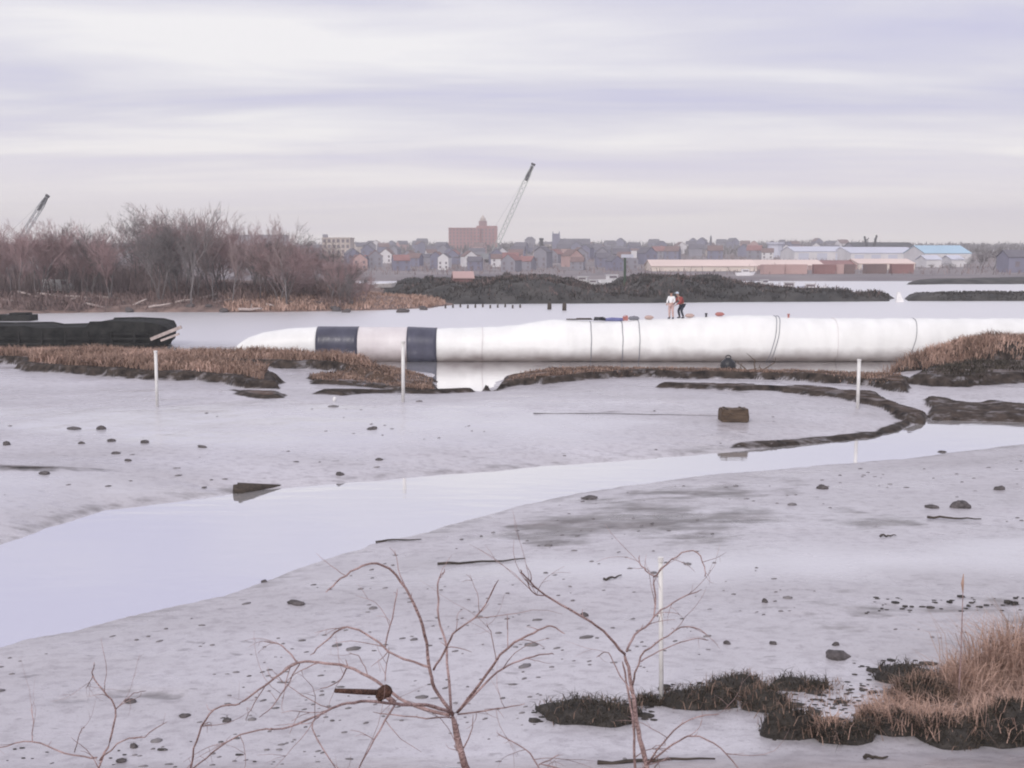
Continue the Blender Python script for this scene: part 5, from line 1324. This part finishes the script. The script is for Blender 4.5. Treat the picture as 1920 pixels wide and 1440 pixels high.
# ------------------------------------------------------------------ foreground: bare shrubs close to the camera
def shrub(label, Y0, branches, seed, ground_px, extra=26, thin=0.68):
    """branches: (pixel polyline, start width px, end width px, depth drift m).  Every branch leaves its
    parent at the parent's own depth and then drifts nearer or farther, so the shrub has real depth."""
    rs = random.Random(seed); done = []
    root = at(ground_px[0], ground_px[1], Y0); gz = gh(root.x, root.y)
    base = Vector((root.x, root.y, gz))
    t = thing('bare_shrub', label, 'shrub', base)
    for bi, (pl, w0, w1, drift) in enumerate(branches):
        p0 = pl[0]; best = None
        for (qx, qy, qY) in done:
            d = (qx - p0[0]) ** 2 + (qy - p0[1]) ** 2
            if best is None or d < best[0]: best = (d, qY)
        Ys = best[1] if best and best[0] < 60 ** 2 else Y0
        # resample smoothly (Catmull-Rom)
        pts = []; n = len(pl)
        for i in range(n - 1):
            a, b_, c, d = pl[max(i - 1, 0)], pl[i], pl[i + 1], pl[min(i + 2, n - 1)]
            for k in range(4):
                u_ = k / 4
                pts.append(tuple(0.5 * ((2 * b_[q]) + (-a[q] + c[q]) * u_ + (2 * a[q] - 5 * b_[q] + 4 * c[q] - d[q]) * u_ ** 2 + (-a[q] + 3 * b_[q] - 3 * c[q] + d[q]) * u_ ** 3) for q in (0, 1)))
        pts.append(pl[-1]); P3 = []; rad = []
        for i, (x, y) in enumerate(pts):
            f = i / (len(pts) - 1); Yd = Ys + drift * f ** 0.8
            x += rs.gauss(0, .9); y += rs.gauss(0, .9)
            done.append((x, y, Yd)); P3.append(at(x, y, Yd) - base)
            wpx = w0 + (w1 - w0) * f
            rad.append(wpx / ppm(Yd) / 2 * thin * (1 + rs.uniform(-.07, .07)))
        if bi == 0:   # carry the stem on down into the soil
            P3 = [Vector((0, 0, -.1)), P3[0] * .5] + P3; rad = [rad[0] * 1.25, rad[0] * 1.1] + rad
        rad[-1] *= .5
        br = MB().tube(P3, rad, 7 if w0 > 6 else 5).build('stem' if w0 > 12 else 'branch', M['twig'], t, True)
        # side shoots
        for k in range(rs.choice((2, 3, 4, 5)) if extra else 0):
            i = rs.randrange(len(P3) // 4, len(P3) - 1); p = P3[i]; d = (P3[i + 1] - P3[i]).normalized()
            nd = (d * 0.8 + Vector((rs.gauss(0, .75), rs.gauss(0, .6), rs.gauss(.1, .5)))).normalized(); L_ = rs.choice((.05, .1, .16, .24, .34)) * rs.uniform(.8, 1.2); q = [p]
            bend = Vector((rs.gauss(0, .12), rs.gauss(0, .12), rs.gauss(0.02, .14)))
            for _ in range(6): nd = (nd + bend + Vector((rs.gauss(0, .13), rs.gauss(0, .13), rs.gauss(0, .1)))).normalized(); q.append(q[-1] + nd * L_ / 6)
            r = min(rad[i] * .5, .0042)
            MB().tube(q, [r, r * .9, r * .8, r * .7, r * .6, r * .5, r * .3], 5).build('twig', M['twig'], br, True)
            for b_i in range(rs.choice((0, 1, 2)) if L_ > .12 else 0):
                w = rs.randrange(2, 6); e_ = (nd + Vector((rs.gauss(0, .8), rs.gauss(0, .6), rs.gauss(.1, .6)))).normalized() * L_ * rs.uniform(.2, .45)
                MB().tube([q[w], q[w] + e_ * .5 + Vector((0, 0, .006)), q[w] + e_], [r * .6, r * .5, r * .25], 4).build('twig', M['twig'], br, True)
    return t, base, done
A = [
 ([(905, 1520), (872, 1435), (848, 1340)], 26, 17, 0.0),
 ([(848, 1340), (815, 1290), (805, 1250), (797, 1190), (775, 1130), (745, 1080), (715, 1058), (680, 1062), (640, 1085), (612, 1110)], 11, 4, -0.5),
 ([(805, 1252), (740, 1228), (700, 1197), (650, 1176), (610, 1203), (582, 1228)], 7, 3.5, 0.4),
 ([(846, 1335), (836, 1215), (824, 1160), (820, 1095), (836, 1066)], 8, 3.5, 0.5),
 ([(815, 1255), (838, 1212), (856, 1183), (900, 1148), (934, 1086)], 7, 3.5, -0.4),
 ([(858, 1335), (900, 1282), (952, 1215), (1000, 1186), (1034, 1174), (1058, 1188)], 9, 3.5, -0.7),
 ([(860, 1332), (922, 1270), (962, 1243), (1010, 1228), (1040, 1226)], 7, 3, 0.6),
 ([(845, 1335), (800, 1322), (740, 1320), (690, 1315), (640, 1320), (600, 1340), (540, 1364), (508, 1366)], 11, 4.5, -0.9),
 ([(843, 1342), (765, 1318), (705, 1277), (652, 1250), (600, 1243), (558, 1243), (500, 1282), (450, 1320)], 10, 5, 0.7),
 ([(558, 1243), (530, 1211), (497, 1204)], 5, 3, 0.3),
 ([(740, 1321), (702, 1388), (668, 1450)], 6, 4, -0.4),
 ([(722, 1212), (735, 1160), (746, 1105)], 5, 3, 0.3),
 ([(450, 1320), (402, 1330), (372, 1375), (360, 1430), (350, 1470)], 5, 6, 0.3),
 ([(600, 1340), (585, 1366), (632, 1445)], 5, 3.5, -0.2),
 ([(560, 1245), (535, 1290), (505, 1330), (485, 1345)], 4, 2.5, -0.3),
 ([(652, 1250), (632, 1280), (600, 1292)], 4, 2.5, 0.3),
 ([(860, 1340), (930, 1330), (985, 1320)], 5, 3, -0.5),
 ([(848, 1345), (780, 1345), (700, 1335)], 5, 3, 0.5),
 ([(952, 1216), (952, 1150)], 3, 2, 0.1),
 ([(930, 1242), (922, 1190), (912, 1170)], 3, 2, -0.1),
 ([(722, 1275), (728, 1215)], 3.5, 2.5, 0.2), ([(690, 1268), (676, 1235), (655, 1225)], 3, 2, 0.2),
 ([(880, 1440), (860, 1410), (852, 1398)], 6, 4, 0.1),
 ([(510, 1366), (450, 1378), (400, 1410), (352, 1450)], 4.5, 4.5, 0.2),
 ([(500, 1282), (470, 1330), (462, 1350)], 3, 2, .2),
]
shA, baseA, doneA = shrub('large bare pinkish shrub fanning out at the bottom centre', 5.2, A, 5, (912, 1560))
B = [
 ([(1222, 1520), (1212, 1435), (1196, 1370), (1186, 1290), (1171, 1226)], 17, 9, 0.0),
 ([(1171, 1226), (1130, 1184), (1080, 1150), (1022, 1116), (985, 1082), (976, 1068)], 8, 4, -0.5),
 ([(1022, 1116), (1000, 1112), (985, 1085)], 4, 3, -0.1),
 ([(1174, 1222), (1190, 1190), (1226, 1156), (1226, 1082)], 7, 4, 0.4),
 ([(1226, 1156), (1262, 1130), (1316, 1105)], 5, 3, 0.3),
 ([(1226, 1082), (1258, 1050), (1300, 1032), (1320, 1062), (1322, 1082)], 4.5, 3, -0.3),
 ([(1226, 1080), (1205, 1066), (1198, 1042)], 4, 3, 0.2),
 ([(1186, 1285), (1202, 1232), (1240, 1200), (1290, 1174), (1327, 1190)], 6, 3, -0.5),
 ([(1200, 1240), (1250, 1215), (1300, 1198), (1330, 1200)], 4, 2.5, 0.4),
 ([(1214, 1432), (1242, 1395), (1290, 1350), (1348, 1340)], 6, 3, -0.4),
 ([(1214, 1432), (1262, 1396), (1300, 1380), (1350, 1402), (1388, 1448)], 6, 3.5, -0.6),
 ([(1205, 1500), (1190, 1440), (1188, 1360), (1176, 1290), (1168, 1240)], 9, 5, 0.2),
 ([(1010, 1440), (985, 1405), (930, 1375)], 5, 3, 0.2),
 ([(1214, 1440), (1110, 1452), (1010, 1432)], 6, 4, 0.3),
 ([(1186, 1300), (1160, 1262), (1140, 1225), (1120, 1232)], 4, 2.5, 0.3),
 ([(1010, 1434), (1050, 1415)], 4, 3, 0.1),
]
shrub('bare pinkish shrub in front of the nearest white pole', 5.6, B, 6, (1228, 1560))
C = [
 ([(180, 1520), (186, 1440), (206, 1388), (217, 1330), (196, 1298), (174, 1268), (178, 1244)], 7, 3, 0.0),
 ([(186, 1425), (232, 1388), (270, 1380), (312, 1353)], 5, 2.5, -0.4),
 ([(182, 1422), (120, 1412), (60, 1390), (0, 1402), (-40, 1420)], 5, 3, 0.4),
 ([(174, 1268), (162, 1290)], 3, 2, 0.1),
 ([(216, 1332), (250, 1300), (275, 1296)], 3, 2, 0.2),
 ([(140, 1412), (150, 1375), (158, 1362)], 3, 2, -0.2),
 ([(60, 1390), (62, 1350), (58, 1320)], 3, 2, 0.2),
]
shrub('small bare sapling at the bottom left corner', 5.4, C, 7, (182, 1560))
# brown seed head and dark dead stub on the large shrub
def depth_near(done, x, y): return min(done, key=lambda q: (q[0] - x) ** 2 + (q[1] - y) ** 2)[2]
Yk = depth_near(doneA, 720, 1312)
c = at(718, 1299, Yk) - baseA
me = lump_mesh(55, (0.030, 0.026, 0.030), 3); co = np.array([v_.co[:] for v_ in me.vertices]); co *= (1 + .25 * np.random.RandomState(1).rand(len(co)))[:, None]
me.vertices.foreach_set('co', co.astype(np.float32).ravel()); me.materials.append(M['seed'])
link('seed_head', me, shA, c)
MB().tube([at(628, 1295, Yk - .1) - baseA, at(670, 1297, Yk - .05) - baseA, c], [.010, .013, .014], 7).build('dead_stub', M['seed'], shA, True)
MB().tube([c, at(740, 1318, Yk) - baseA], [.012, .014], 6).build('twig', M['twig'], shA, True)
# low weeds on the bank below the shrubs
bank = np.array([(-7.5, 9.5), (7.5, 9.5), (4.5, 4.2), (-4.5, 4.2)])
grass_stuff('bank_grass', 'short dead grass on the bank below the camera', bank, 9000, .22, .012, M['brown_grass'], 97, 0, .8, .8)

# ------------------------------------------------------------------ haze
hv = MB().box((0, 750, 28), (4900, 1560, 60))
hz_o = hv.build('haze', None); hm = bpy.data.materials.new('haze'); hm.use_nodes = True
t = hm.node_tree; t.nodes.clear(); ho = t.nodes.new('ShaderNodeOutputMaterial'); pv = t.nodes.new('ShaderNodeVolumePrincipled')
pv.inputs['Color'].default_value = (1.0, 0.98, 1.0, 1); pv.inputs['Density'].default_value = 0.00055; pv.inputs['Anisotropy'].default_value = 0.0
t.links.new(pv.outputs[0], ho.inputs['Volume']); hz_o.data.materials.append(hm)
tag(hz_o, 'thin pale haze over the bay and the far town', 'haze', None, 'stuff')
